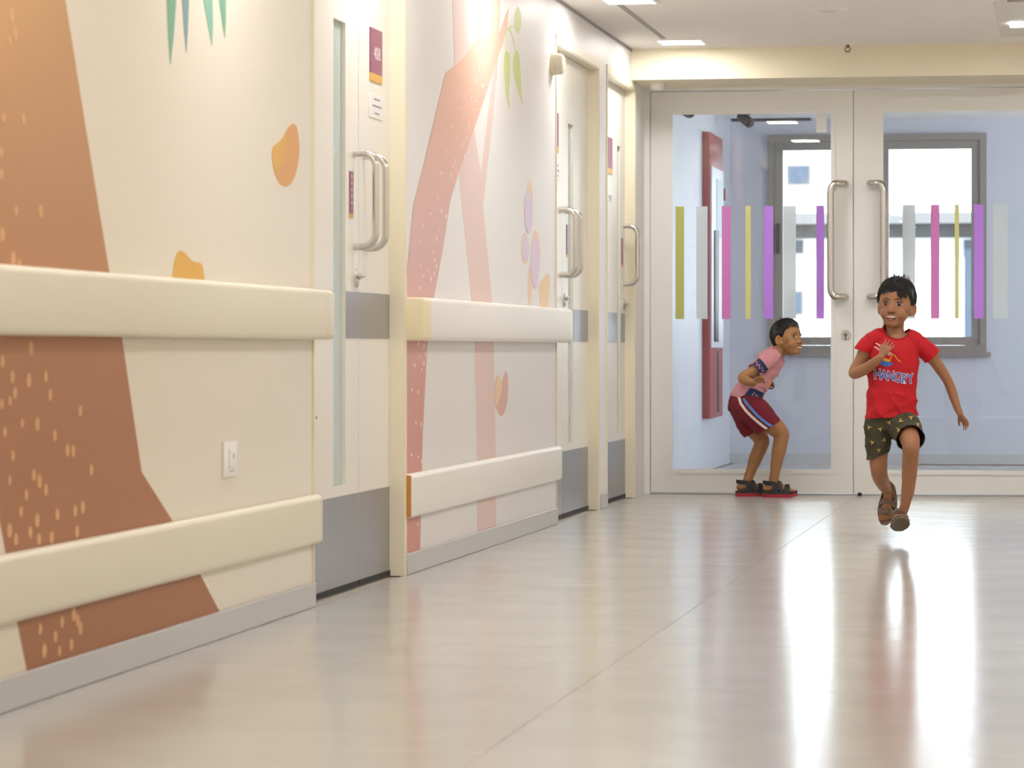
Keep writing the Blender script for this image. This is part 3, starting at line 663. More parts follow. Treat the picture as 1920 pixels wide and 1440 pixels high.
# ------------------------------------------------------------------ people
def ico(sub=2):
    b = bmesh.new(); bmesh.ops.create_icosphere(b, subdivisions=sub, radius=1)
    v = np.array([x.co[:] for x in b.verts]); f = np.array([[q.index for q in x.verts] for x in b.faces]); b.free()
    return v, f
IV, IF = ico(3)
class Blob:
    """overlapping ellipsoids along limbs, fused into one skin"""
    def __init__(s): s.V = []; s.F = []; s.n = 0
    def add(s, c, r, R=None):
        r = (r, r, r) if isinstance(r, (int, float)) else r
        v = IV*np.array(r)
        if R is not None: v = v @ np.array(R.to_3x3()).T
        s.V.append(v+np.array(c)); s.F.append(IF+s.n); s.n += len(IV)
    def chain(s, pts, dens=.28):
        """pts: (x, y, z, r); smooth curve through them"""
        P = [np.array(p[:3], float) for p in pts]; Rr = [p[3] for p in pts]; N = len(P)
        for i in range(N-1):
            a, b, c, d = P[max(i-1, 0)], P[i], P[i+1], P[min(i+2, N-1)]
            L = np.linalg.norm(c-b); m = max(2, int(L/(min(Rr[i], Rr[i+1])*dens)))
            for k in range(m+(1 if i == N-2 else 0)):
                t = k/m
                q = .5*((2*b)+(c-a)*t+(2*a-5*b+4*c-d)*t*t+(3*b-a-3*c+d)*t**3)
                tt = t*t*(3-2*t); s.add(q, Rr[i]*(1-tt)+Rr[i+1]*tt)
    def echain(s, pts, m=9, R=None):
        """pts: ((x, y, z), (rx, ry, rz))"""
        for (c0, r0), (c1, r1) in zip(pts, pts[1:]):
            for k in range(m+1):
                t = k/m; s.add(np.array(c0)*(1-t)+np.array(c1)*t, tuple(np.array(r0)*(1-t)+np.array(r1)*t), R)
    def mesh(s, voxel, smooth=5, fac=.5):
        me = bpy.data.meshes.new('tmp'); V = np.concatenate(s.V); F = np.concatenate(s.F)
        me.from_pydata(V.tolist(), [], F.tolist())
        o = bpy.data.objects.new('tmp', me); C.objects.link(o)
        m = o.modifiers.new('r', 'REMESH'); m.mode = 'VOXEL'; m.voxel_size = voxel
        if smooth:
            q = o.modifiers.new('s', 'SMOOTH'); q.iterations = smooth; q.factor = fac
        bpy.context.view_layer.update()
        out = bpy.data.meshes.new_from_object(o.evaluated_get(bpy.context.evaluated_depsgraph_get()))
        bpy.data.objects.remove(o); bpy.data.meshes.remove(me)
        return out
def bvh_of(me):
    v = [x.co.copy() for x in me.vertices]; f = [tuple(p.vertices) for p in me.polygons]
    return BVHTree.FromPolygons(v, f)
def displace(me, fn):
    n = len(me.vertices); co = np.empty(n*3); me.vertices.foreach_get('co', co); co = co.reshape(-1, 3)
    co = fn(co); me.vertices.foreach_set('co', co.ravel()); me.update()
def patch(name, polys, bvh, org, ax_u, ax_v, dirn, m, parent, off=.0012, step=.006, bulge=None, **kw):
    """flat print: 2D outlines laid onto a surface along dirn"""
    b = bmesh.new()
    ax_u, ax_v, dirn, org = Vector(ax_u), Vector(ax_v), Vector(dirn), Vector(org)
    for poly in polys:
        vs = [b.verts.new((u, v, 0)) for u, v in poly]
        for tri in tessellate_polygon([[Vector((u, v, 0)) for u, v in poly]]):
            try: b.faces.new([vs[i] for i in tri])
            except ValueError: pass
    for _ in range(5):
        long = [e for e in b.edges if e.calc_length() > step]
        if not long: break
        bmesh.ops.subdivide_edges(b, edges=long, cuts=1, use_grid_fill=False)
        bmesh.ops.triangulate(b, faces=b.faces)
    kill = []
    for v in b.verts:
        p = org+ax_u*v.co.x+ax_v*v.co.y
        h = bvh.ray_cast(p-dirn*.4, dirn, .9)
        if h[0] is None: kill.append(v); continue
        o_ = off+(bulge(v.co.x, v.co.y) if bulge else 0)
        v.co = h[0]-dirn*o_
    if kill: bmesh.ops.delete(b, geom=kill, context='VERTS')
    me = bpy.data.meshes.new(name); b.to_mesh(me); b.free()
    o = link(name, me, m, parent, smooth=False, world=False, **kw)
    me.polygons.foreach_set('use_smooth', [True]*len(me.polygons))
    return o
def stroke(pts, w):
    """a line of width w as an outline"""
    L, R = [], []
    for i, p in enumerate(pts):
        a = pts[max(i-1, 0)]; c = pts[min(i+1, len(pts)-1)]
        dx, dy = c[0]-a[0], c[1]-a[1]; l = math.hypot(dx, dy) or 1
        L.append((p[0]-dy/l*w/2, p[1]+dx/l*w/2)); R.append((p[0]+dy/l*w/2, p[1]-dx/l*w/2))
    return L+R[::-1]
def strokes(pts, w):
    """the same as separate quads, safe for wiggly lines"""
    o = stroke(pts, w); n = len(pts)
    return [[o[i], o[i+1], o[2*n-2-i], o[2*n-1-i]] for i in range(n-1)]

def head_blobs(B, M, sc_=1.0):
    R = M.to_3x3().normalized().to_4x4()
    def e(c, r): B.add(M @ Vector(c), tuple(x*sc_ for x in r), R)
    e((0, .012, .022), (.071, .086, .083))
    e((0, -.004, .000), (.068, .070, .070))
    e((0, -.015, -.03), (.057, .058, .058))
    e((0, -.020, -.055), (.046, .046, .040))
    e((0, -.05, -.076), (.022, .020, .020))
    for s in (-1, 1):
        e((s*.026, -.041, -.037), (.028, .026, .028)); e((s*.042, -.026, -.004), (.024, .028, .034))
        e((s*.025, -.058, .016), (.022, .012, .009))
        e((s*.0105, -.074, -.031), (.0088, .009, .0075))
        # ear: plate, rim and lobe on a plane that flares outwards
        E_ = lambda p, q, t=0: (s*(.0705+.50*p+.86*t), .017+.86*p-.5*t, -.013+q)
        TI = M.to_3x3().normalized().to_4x4() @ Matrix.Rotation(-s*.52, 4, 'Z')
        B.add(M @ Vector(E_(0, 0)), (.0042*sc_, .0135*sc_, .0215*sc_), TI)
        for k in range(15):
            a = -1.5+k/14*4.4
            e(E_(.0145*math.cos(a), .0235*math.sin(a), .0025), (.0042, .0042, .0042))
        e(E_(-.004, -.023, .0), (.0062, .0062, .0075))
        e((s*.060, .008, -.028), (.013, .014, .016))
        e(E_(-.010, -.004, .002), (.005, .004, .006))
    for k in range(9):
        t = k/8; e((0, -.070-.014*t, .004-.032*t), (.0075+.0035*t,)*3)
    e((0, -.060, -.056), (.026, .014, .018))
def eye_sockets(me, M, k=1.0, depth=.006):
    Mi = M.inverted()
    def fn(co):
        A = np.array(Mi); l = co @ A[:3, :3].T+A[:3, 3]
        Rm = np.array(M.to_3x3())
        for s in (-1, 1):
            d2 = ((l[:, 0]-s*.0285)/.018)**2+((l[:, 2]-.001)/.0115)**2
            wgt = np.exp(-d2)*(l[:, 1] < -.02)
            l[:, 1] += depth*wgt
        for s in (-1, 1):                      # the hollow of each ear
            n = np.array((s*.86, -.5, 0)); d = l-np.array((s*.0720, .0190, -.010)); t = d @ n
            tq = d-np.outer(t, n); q2 = ((tq[:, 0]**2+tq[:, 1]**2)/.0075**2+(tq[:, 2]/.012)**2)
            wgt = np.exp(-q2*1.2)*(t > -.001)*(t < .012)
            l -= np.outer(wgt*.0050, n)
        A2 = np.array(M); return l @ A2[:3, :3].T+A2[:3, 3]
    displace(me, fn)
def face(body, bvh, M, kind):
    org = M.translation; u = (M.to_3x3() @ Vector((1, 0, 0))); v = (M.to_3x3() @ Vector((0, 0, 1))); d = (M.to_3x3() @ Vector((0, 1, 0))).normalized()
    P = lambda name, polys, m, off, par=body, step=.004, bulge=None, **kw: patch(name, polys, bvh, org, u, v, d, m, par, off, step, bulge, **kw)
    E = lambda cx, cy, rx, ry, n=20, rot=0: [(cx+rx*math.cos(2*PI*k/n)*math.cos(rot)-ry*math.sin(2*PI*k/n)*math.sin(rot), cy+rx*math.cos(2*PI*k/n)*math.sin(rot)+ry*math.sin(2*PI*k/n)*math.cos(rot)) for k in range(n)]
    ew, eh, gx = (.0122, .0074, .0005) if kind == 1 else (.0122, .0058, .0)
    for s in (-1, 1):
        cx = s*.0285
        up = [(cx-ew+2*ew*k/12, eh*math.sin(PI*k/12)**.8*1.0) for k in range(13)]
        lo = [(cx+ew-2*ew*k/12, -eh*.72*math.sin(PI*k/12)**.9) for k in range(1, 12)]
        bul = lambda x, y, cx=cx: .0022*max(0, 1-((x-cx)/ew)**2-(y/(eh*1.4))**2)
        ey = P('eye', [up+lo], 'eye_white', .0010, step=.003, bulge=bul)
        ix = cx+(gx if kind == 1 else -.003); ir = eh*1.08
        P('iris', [[(x, min(y, eh*.80)) for x, y in E(ix, .0008, ir, ir)]], 'iris', .0016, ey, step=.003, bulge=bul)
        P('painted_glint', [E(ix+.002, .0030, .0014, .0014, 10)], 'painted_glint', .0022, ey, step=.002, bulge=bul)  # eye highlight painted as a small white dot
        lid = [(x, y-.0004) for x, y in up]+[(x, y+(.0022 if 1 < k < 11 else .0008)) for k, (x, y) in reversed(list(enumerate(up)))]
        P('eyelid', [lid], 'lid', .0020, step=.003, bulge=lambda x, y: .0006)
        fold = [(cx-ew*1.02+2.04*ew*k/12, eh*1.0*math.sin(PI*k/12)**.8+.0042) for k in range(1, 12)]
        P('eyelid_fold', strokes(fold, .0011), 'lid_fold', .0008)
        lower = [(cx-ew+2*ew*k/12, -eh*.74*math.sin(PI*k/12)**.9-.0004) for k in range(1, 12)]
        P('lower_lid', strokes(lower, .0010), 'lid_fold', .0012)
        bx = [(cx-s*.017+s*.034*t, .0190+.0032*math.sin(PI*min(1, t*1.15)*.72)-(.0045*max(0, t-.6)/.4)) for t in [k/10 for k in range(11)]]
        wid = [.0030+.0030*math.sin(PI*min(1, .25+t*.75)) for t in [k/10 for k in range(11)]]
        poly = [(x, y+w_/2) for (x, y), w_ in zip(bx, wid)]+[(x, y-w_/2) for (x, y), w_ in reversed(list(zip(bx, wid)))]
        P('eyebrow', [poly], 'brow', .0012)
        P('nostril', [E(s*.0072, -.0375, .0034, .0018, 12, s*.35)], 'nostril', .0008, step=.002)
    if kind == 1:
        top = [(-.0215+.043*k/14, -.0555+.0050*math.sin(PI*k/14)) for k in range(15)]
        bot = [(.0215-.043*k/14, -.0555-.0125*math.sin(PI*k/14)**.8) for k in range(1, 14)]
        grow = lambda pl, g: [(x*(1+g*.6), -.0575+(y+.0575)*(1+g*1.6)) for x, y in pl]
        mo = P('mouth', [grow(top+bot, .22)], 'lip', .0008)
        P('mouth_opening', [top+bot], 'mouth_dark', .0013, mo)
        for k in range(8):
            x0 = -.0176+.0044*k; e0_ = .0040*math.sin(PI*(k+.6)/9.2); e1_ = .0040*math.sin(PI*(k+1.6)/9.2)
            P('tooth', [[(x0, -.0544+e0_), (x0+.0043, -.0544+e1_), (x0+.0041, -.0583+.0012*abs(k-3.5)/3.5+e1_*.5), (x0+.0003, -.0583+.0012*abs(k-3.5)/3.5+e0_*.5)]], 'tooth', .0022, mo)
        P('tongue', [E(-.001, -.0632, .0115, .0044)], 'tongue', .0020, mo)
    else:
        top = [(-.0245+.049*k/14, -.0530-.0035*math.sin(PI*k/14)) for k in range(15)]
        bot = [(.0245-.049*k/14, -.0530-.0125*math.sin(PI*k/14)**.8) for k in range(1, 14)]
        grow = lambda pl, g: [(x*(1+g*.4), -.058+(y+.058)*(1+g*2.2)) for x, y in pl]
        mo = P('mouth', [grow(top+bot, .28)], 'lip', .0008)
        P('mouth_opening', [top+bot], 'mouth_dark', .0013, mo)
        for k in range(8):
            x0 = -.0188+.0047*k; e_ = .0014*math.sin(PI*(k+.5)/8)
            P('tooth', [[(x0+.0002, -.0548-e_), (x0+.0045, -.0548-e_), (x0+.0043, -.0605-e_*1.6), (x0+.0005, -.0605-e_*1.6)]], 'tooth', .0020, mo)

def hair(body, M, k, spiky, line, thick, fringe=None, seed=1, n=3000, sweep=.5):
    r = random.Random(seed); b = bmesh.new()
    c = Vector((0, .012, .022)); rad = Vector((.071, .086, .083))
    def e0(a):
        a = abs(a)
        for (a0, v0), (a1, v1) in zip(line, line[1:]):
            if a <= a1: return v0+(v1-v0)*(a-a0)/(a1-a0)
        return line[-1][1]
    def dirv(a, e):
        a, e = math.radians(a), math.radians(e)
        return Vector((math.sin(a)*math.cos(e), -math.cos(a)*math.cos(e), math.sin(e)))
    def surf(d):
        q = 1/math.sqrt((d.x/rad.x)**2+(d.y/rad.y)**2+(d.z/rad.z)**2); return c+d*q
    def th(a, e):
        m = (e-e0(a))/14
        if m <= 0: return -.005
        m = min(1, m); m = m*m*(3-2*m)
        t = thick[0]+(thick[1]-thick[0])*max(0, min(1, (e+10)/70))
        d = dirv(a, e)
        return -.001+(t+.0025*noise.noise(d*7+Vector((seed, 0, 0)))+.0006*noise.noise(d*22))*m
    NA, NE = 120, 70; G = {}
    for j in range(NE+1):
        e = -60+150*j/NE
        for i in range(NA):
            a = -180+360*i/NA; d = dirv(a, e); G[i, j] = (b.verts.new(M @ (surf(d)+d*th(a, e))), th(a, e))
    for j in range(NE):
        for i in range(NA):
            q = [G[i, j], G[(i+1) % NA, j], G[(i+1) % NA, j+1], G[i, j+1]]
            if any(x[1] > -.004 for x in q): b.faces.new([x[0] for x in q])
    crown = dirv(165, 66)
    def ang(d):
        d = d.normalized(); return math.degrees(math.atan2(d.x, -d.y)), math.degrees(math.asin(max(-1, min(1, d.z))))
    def strand(a, e, L, lift, wdt, comb, wob=.25, curl=0):
        d = dirv(a, e); away = comb-d*comb.dot(d)
        away = away.normalized() if away.length > 1e-4 else d.orthogonal().normalized()
        s_ = d.cross(away).normalized(); away = (away+s_*r.uniform(-wob, wob)).normalized()
        p = surf(d); pts = []; h0 = max(.0, th(a, e))
        for q in range(4):
            t = q/3; x = p+away*L*t*(1-lift*.6); dd = (x-c).normalized(); dd2 = Vector((dd.x, dd.y, dd.z))
            a2, e2 = ang(dd2); base_ = surf(dd2)+dd2*(max(th(a2, e2), .0015) if t < .7 else max(th(a2, e2), .0012))
            x2 = base_+dd2*(.0006+lift*L*t*1.25-curl*t*t*.004)
            pts.append((x2, dd2))
        pts[0] = (pts[0][0]-d*.003, d)
        rows = []
        for q, (x, dd) in enumerate(pts[:3]):
            wq = wdt*(1, .9, .65)[q]; rows.append([b.verts.new(M @ y) for y in (x-s_*wq, x+dd*wq*.8, x+s_*wq)])
        tip = b.verts.new(M @ pts[3][0])
        for A_, B_ in zip(rows, rows[1:]):
            for q in range(2): b.faces.new((A_[q], A_[q+1], B_[q+1], B_[q]))
        b.faces.new((rows[2][0], rows[2][1], tip)); b.faces.new((rows[2][1], rows[2][2], tip))
    cnt = 0
    while cnt < n:
        a = r.uniform(-180, 180); e = math.degrees(math.asin(r.uniform(-.85, 1)))
        if e < e0(a)+4: continue
        d = dirv(a, e); comb = d-crown*d.dot(crown)
        front = max(0, -d.y); comb = comb.normalized()+Vector((sweep*front, 0, 0))
        top = max(0, min(1, (e-15)/45))
        L = k*(r.uniform(.014, .022)+.016*top)
        if e-e0(a) < 26: L = min(L, k*.020)
        strand(a, e, L, r.uniform(.02, .10), r.uniform(.0010, .0018), comb); cnt += 1
    for _ in range(int(130*spiky)):                       # strands that stand up on the crown
        a = r.uniform(-110, 110)+(180 if r.random() < .45 else 0); e = r.uniform(58, 86)
        d = dirv(a, e); strand(a, e, k*r.uniform(.016, .029), r.uniform(.35, .8), .0010, Vector((r.uniform(-.4, .9), r.uniform(-.9, .5), 0)), .5)
    for a, e, L in (fringe or []):
        for _ in range(22): strand(a+r.uniform(-6, 6), e+r.uniform(-2, 9), L*r.uniform(.75, 1.15), .06, .0017, Vector((sweep*.6+r.uniform(-.15, .15), -.2, -1)), .15)
    bmesh.ops.recalc_face_normals(b, faces=b.faces)
    me = bpy.data.meshes.new('hair'); b.to_mesh(me); b.free()
    return link('hair', me, 'hair', body, smooth=True, world=False, kind='stuff', label='short black hair')

def hand_blobs(B, M, s, curl, k=1.0):
    """M: wrist frame, fingers along +y, palm faces -z, thumb on the s*x side"""
    R = M.to_3x3().to_4x4()
    def e(c, r): B.add(M @ (Vector(c)*k), tuple(x*k for x in r), R)
    for q in range(8):
        t = q/7; e((0, .005+.040*t, 0), (.0155+.0065*t, .012, .0095))
    ch = lambda P: B.chain([(*(M @ (Vector(p[:3])*k)), p[3]*k) for p in P], .3)
    for i, (x, L, fan) in enumerate(((s*.0195, .040, s*.16), (s*.0065, .045, s*.04), (-s*.0065, .042, -s*.08), (-s*.0190, .033, -s*.22))):
        p = Vector((x, .046, 0)); P = [(p.x*.8, p.y-.014, 0, .0062), (*p, .0060)]; ang = 0
        for j, fr in enumerate((.42, .32, .26)):
            ang += curl*(.8 if j == 0 else 1.0)*(1+.08*i)
            p = p+Vector((math.sin(fan)*math.cos(ang), math.cos(fan)*math.cos(ang), -math.sin(ang)))*L*fr
            P.append((*p, .0058-.0006*(j+1)))
        ch(P)
    ch([(s*.012, .010, -.002, .0085), (s*.024, .024, -.006, .0074), (s*.031, .040, -.010-.008*curl, .0064), (s*.033-s*.006*curl, .053, -.013-.014*curl, .0056)])
def foot_blobs(B, M, s, k=1.0):
    """M: sole frame, toes along +y, up +z, big toe on the s*x side; ankle near (0, 0, .06)"""
    R = M.to_3x3().to_4x4()
    def e(c, r): B.add(M @ (Vector(c)*k), tuple(x*k for x in r), R)
    e((0, -.030, .020), (.021, .022, .019))
    for q in range(9):
        t = q/8; e((s*.002*t, -.02+.095*t, .024-.010*t), (.020+.009*t, .02, .021-.009*t))
    for q in range(7):
        t = q/6; e((0, .0+.055*t, .052-.030*t), (.019+.005*t, .02, .017-.004*t))
    for x, y, r_ in ((s*.021, .104, .0090), (s*.0075, .104, .0072), (-s*.004, .100, .0068), (-s*.0145, .094, .0064), (-s*.024, .087, .0060)):
        B.chain([(*(M @ (Vector((x*.9, y-.028, .010))*k)), r_*k), (*(M @ (Vector((x, y, .0085))*k)), r_*.95*k)], .3)
def sandal(body, M, s, k, m_sole, m_bed, m_strap, label, thick=.016):
    out = []
    for a in range(40):
        t = 2*PI*a/40; y = .034-.090*math.cos(t); wv = .031+.007*max(0, math.sin((y+.02)/.13*PI)) if y > -.02 else .029
        n_ = math.sin(t); x = wv*(abs(n_)**.62)*(1 if n_ > 0 else -1)+s*.003*(y > .05)
        out.append((x, y))
    lift = lambda y: .010*max(0, (y-.075)/.05)**2
    f = lambda u, v, t: M @ (Vector((u, v, t+lift(v)))*k)
    bed = MB().slab(out, f, -.010, .002).build('sandal', m_bed, body, smooth=True, world=False, label=label)
    MB().slab([(u*1.02, v) for u, v in out], f, -.010-thick, -.010).build('sole', m_sole, bed, smooth=True, world=False)
    def ribbon(P, wv, tk=.0028):
        mb = MB(); b = mb.b; rows = []
        for p in P:
            p = Vector(p); rows.append((b.verts.new(M @ ((p-Vector(wv)/2)*k)), b.verts.new(M @ ((p+Vector(wv)/2)*k))))
        for q, w_ in zip(rows, rows[1:]): b.faces.new((q[0], q[1], w_[1], w_[0]))
        bmesh.ops.recalc_face_normals(b, faces=b.faces)
        bmesh.ops.solidify(b, geom=b.faces[:], thickness=tk)
        mb.build('strap', m_strap, bed, smooth=True, world=False)
    arc = lambda y, wx, h, lean=0: [((wx)*math.cos(a)+0, y-lean*math.sin(a), -.002+h*math.sin(a)**.75) for a in [PI*q/14 for q in range(15)]]
    ribbon(arc(.072, .0345, .036), (0, .027, -.005), .0034)
    MB().box(-.012, .012, .060, .084, .033, .040, .003).build('buckle', m_strap, bed, world=False).data.transform(M @ Matrix.Scale(k, 4))
    ribbon(arc(.046, .0330, .060, .014), (0, .021, -.009), .0034)
    ribbon([(.0275*math.cos(a), -.012-.040*math.sin(a)*1.0+.03*(1-math.sin(a)), .042+.006*math.sin(a)) for a in [PI*q/16 for q in range(17)]], (0, -.002, .020), .0034)
    for sx in (-1, 1): ribbon([(sx*.0315, .012, -.004), (sx*.0305, .012, .02), (sx*.0285, .014, .046)], (0, .030, 0), .0034)
    return bed
def frame_of(o, ydir, zhint):
    y = Vector(ydir).normalized(); z = Vector(zhint); z = (z-y*z.dot(y)).normalized(); x = y.cross(z)
    return Matrix(((x.x, y.x, z.x, o[0]), (x.y, y.y, z.y, o[1]), (x.z, y.z, z.z, o[2]), (0, 0, 0, 1)))
def cut(me, cuts, thick=.0022, fold=None):
    """open a garment at hems: cuts = (point, normal outward, reach)"""
    b = bmesh.new(); b.from_mesh(me)
    for p, n, reach, *ok in cuts:
        p, n = Vector(p), Vector(n).normalized()
        fs = [f for f in b.faces if (f.calc_center_median()-p).length < reach and (f.calc_center_median()-p).dot(n) > -.02 and (not ok or ok[0](f.calc_center_median()))]
        g = list({v for f in fs for v in f.verts})+list({e for f in fs for e in f.edges})+fs
        bmesh.ops.bisect_plane(b, geom=g, plane_co=p, plane_no=n, clear_outer=True)
    seen = set(); best = []
    for v0 in b.verts:
        if v0 in seen: continue
        seen.add(v0); st = [v0]; isl = [v0]
        while st:
            for e in st.pop().link_edges:
                for v in e.verts:
                    if v not in seen: seen.add(v); st.append(v); isl.append(v)
        if len(isl) > len(best): best = isl
    keep = set(best); loose = [v for v in b.verts if v not in keep]
    if loose: bmesh.ops.delete(b, geom=loose, context='VERTS')
    if fold:
        b.normal_update()
        for v in b.verts: v.co += v.normal*fold(v.co)
    b.to_mesh(me); b.free()
    return me
def scoop(me, c, r):
    """take away what lies inside an ellipsoid and draw the edge onto it"""
    b = bmesh.new(); b.from_mesh(me); c = Vector(c)
    g = lambda p: math.sqrt(sum(((p[i]-c[i])/r[i])**2 for i in range(3)))
    bmesh.ops.delete(b, geom=[v for v in b.verts if g(v.co) < 1], context='VERTS')
    loose = [v for v in b.verts if not v.link_faces]
    if loose: bmesh.ops.delete(b, geom=loose, context='VERTS')
    for v in b.verts:
        if v.is_boundary and g(v.co) < 1.12: v.co = c+(v.co-c)/g(v.co)
    b.to_mesh(me); b.free()
def rib(me, near, reach, rad, name, m, parent):
    """the knitted collar: a roll along the neck opening"""
    b = bmesh.new(); b.from_mesh(me); near = Vector(near)
    ed = [e for e in b.edges if e.is_boundary and (e.verts[0].co-near).length < reach]
    adj = {}
    for e in ed:
        for v in e.verts: adj.setdefault(v, []).append(e.other_vert(v))
    if not adj: b.free(); return
    best = []
    left = set(adj)
    while left:
        v = next(iter(left)); loop = [v]; left.discard(v)
        while True:
            nx = [q for q in adj[loop[-1]] if q in left]
            if not nx: break
            loop.append(nx[0]); left.discard(nx[0])
        if len(loop) > len(best): best = loop
    P = [v.co.copy() for v in best]; b.free(); n = len(P)
    for _ in range(4): P = [(P[i-1]+P[i]*2+P[(i+1) % n])/4 for i in range(n)]
    P = P[::2]
    mb = MB().tube(P+[P[0], P[1]], rad, 8); mb.build(name, m, parent, world=False)
def add_thickness(o, t):
    b = bmesh.new(); b.from_mesh(o.data)
    bmesh.ops.recalc_face_normals(b, faces=b.faces); b.normal_update()
    old = list(b.faces); rim = [e for e in b.edges if e.is_boundary]
    new = {v: b.verts.new(v.co-v.normal*t) for v in list(b.verts)}
    for f in old: b.faces.new([new[v] for v in reversed(f.verts)])
    for e in rim:
        v0, v1 = e.verts
        try: b.faces.new((v0, v1, new[v1], new[v0]))
        except ValueError: pass
    bmesh.ops.recalc_face_normals(b, faces=b.faces)
    b.to_mesh(o.data); b.free()
    o.data.polygons.foreach_set('use_smooth', [True]*len(o.data.polygons)); o.data.set_sharp_from_angle(angle=math.radians(50))

# ---- the boy in red, running towards the camera
HM1 = Matrix.Translation((.024, -.012, .972)) @ Matrix.Rotation(math.radians(-20), 4, 'Z') @ Matrix.Rotation(math.radians(3), 4, 'Y') @ Matrix.Rotation(math.radians(-3), 4, 'X')
B = Blob()
head_blobs(B, HM1)
B.echain([((.024, .012, .94), (.040, .040, .04)), ((.022, .010, .87), (.038, .038, .03)), ((.021, .006, .84), (.046, .040, .03))], 7)
B.echain([((.020, .004, .835), (.070, .042, .028)), ((.018, 0, .79), (.088, .055, .04)), ((.014, 0, .70), (.082, .056, .04)), ((.008, .003, .60), (.078, .055, .04)), ((.006, .01, .52), (.088, .062, .045)), ((.005, .012, .48), (.085, .062, .04))], 8)
# his right arm, bent across the chest
B.chain([(-.055, .0, .832, .034), (-.088, .004, .80, .032), (-.122, .012, .735, .0265), (-.146, .004, .692, .0235), (-.112, -.045, .706, .0235), (-.078, -.088, .732, .0205), (-.050, -.112, .757, .0155)])
hand_blobs(B, frame_of((-.046, -.114, .760), (.50, -.02, .86), (-.35, -.85, .15)), -1, .10, .86)
# his left arm, swung out
B.chain([(.090, .0, .830, .036), (.125, .004, .805, .034), (.168, .014, .765, .0265), (.208, .03, .715, .0235), (.243, .035, .660, .0205), (.262, .03, .61, .0205), (.279, .02, .555, .0165), (.290, .012, .528, .0142)])
hand_blobs(B, frame_of((.290, .010, .528), (.50, -.05, -.86), (.75, .5, .4)), -1, .22, .84)
# front leg
B.chain([(.052, .012, .50, .058), (.056, -.07, .465, .052), (.062, -.15, .432, .042), (.064, -.193, .402, .0365), (.063, -.190, .365, .034), (.062, -.170, .31, .033), (.058, -.155, .23, .028), (.048, -.143, .165, .0215), (.040, -.138, .132, .0195)])
F1 = frame_of((.024, -.130, .077), (-.06, -.95, .29), (.02, .29, .95)); foot_blobs(B, F1, -1, 1.0)
B.chain([(.040, -.138, .135, .0195), (.028, -.132, .11, .021)])
# trailing leg
B.chain([(-.045, .012, .49, .056), (-.048, .004, .40, .046), (-.046, .0, .33, .038), (-.043, .006, .288, .0345), (-.034, .04, .262, .033), (-.018, .09, .238, .030), (.003, .15, .207, .0225), (.015, .19, .188, .0195)])
F2 = frame_of((.022, .220, .176), (-.17, -.22, -.96), (-.18, -.95, .25)); foot_blobs(B, F2, 1, 1.0)
B.chain([(.015, .19, .188, .0195), (.019, .197, .172, .021)])
me = B.mesh(.0024, 14); eye_sockets(me, HM1)
p1 = link('person', me, 'skin_a', None, label='boy in a red shirt and olive shorts running towards the camera', cat='person')
p1.location = (-.731, 13.674, 0); p1.rotation_euler = (0, 0, TH)
bv = bvh_of(me)
face(p1, bv, HM1, 1)
hair(p1, HM1, 1.15, .75, [(0, 19), (18, 20), (38, 18), (52, 12), (62, -6), (70, -24), (80, -20), (92, -12), (104, -24), (120, -38), (180, -46)], (.007, .013), fringe=[(16, 21, .032), (22, 20, .029), (29, 18, .025), (36, 16, .020), (-20, 22, .014), (-34, 20, .014), (-5, 24, .012)], seed=3)
# shirt
S = Blob()
S.echain([((.021, .008, .885), (.046, .044, .02)), ((.021, .006, .855), (.060, .050, .024)), ((.022, .002, .825), (.092, .056, .028)), ((.020, -.002, .78), (.104, .068, .04)), ((.016, -.002, .70), (.104, .072, .04)), ((.010, .0, .62), (.100, .072, .04)), ((.010, .004, .55), (.108, .078, .03)), ((.011, .006, .49), (.112, .082, .03))], 9)
S.chain([(-.045, .0, .838, .040), (-.066, .002, .826, .039)]); S.chain([(.085, .0, .834, .041), (.104, .002, .822, .040)])
def sleeves(chains, m, parent, fold):
    out = []
    for ch, p, n in chains:
        q = Blob(); q.chain(ch); me_ = q.mesh(.003, 6)
        cut(me_, [(p, n, .4)], fold=fold)
        out.append(link('sleeve', me_, m, parent, world=False))
    return out
def both(meshes):
    V, F, k_ = [], [], 0
    for m_ in meshes:
        V += [x.co.copy() for x in m_.vertices]; F += [tuple(v+k_ for v in p.vertices) for p in m_.polygons]; k_ = len(V)
    return BVHTree.FromPolygons(V, F)
me = S.mesh(.0036, 8)
def fold1(p):
    q = Vector((p.x*6+p.z*9, p.y*6, p.z*15-p.x*9)); lowz = max(0, min(1, (.80-p.z)/.2))
    rg = (1-abs(noise.noise(Vector((p.x*7-p.z*5, p.y*5+3, p.z*13+p.x*11)))))**5
    return (.0065*noise.noise(q)+.003*noise.noise(q*2.3)+.0085*rg-.003)*(.30+.70*lowz)
cut(me, [((.01, 0, .512), (.06, 0, -1), .5)], fold=fold1)
scoop(me, (.027, -.022, .878), (.055, .085, .050))
sh = link('shirt', me, 'shirt_red', p1, world=False, label='red short sleeved shirt with a lettered print')
SL = sleeves([([(-.058, .002, .830, .037), (-.088, .005, .810, .039), (-.115, .010, .775, .037), (-.134, .014, .725, .036)], (-.117, .012, .785), (-.34, .02, -.94)),
              ([(.098, .002, .826, .038), (.128, .005, .804, .041), (.165, .014, .774, .040), (.205, .024, .730, .040)], (.183, .020, .766), (.68, .1, -.73))],
             'shirt_red', sh, lambda p: .003*noise.noise(Vector((p.x*22, p.y*20, p.z*22))))
sbv = bvh_of(me)
pr = lambda name, polys, m, off, step=.006, **kw: patch(name, polys, sbv, (0, 0, 0), (1, 0, 0), (0, 0, 1), (0, 1, 0), m, sh, off, step, **kw)
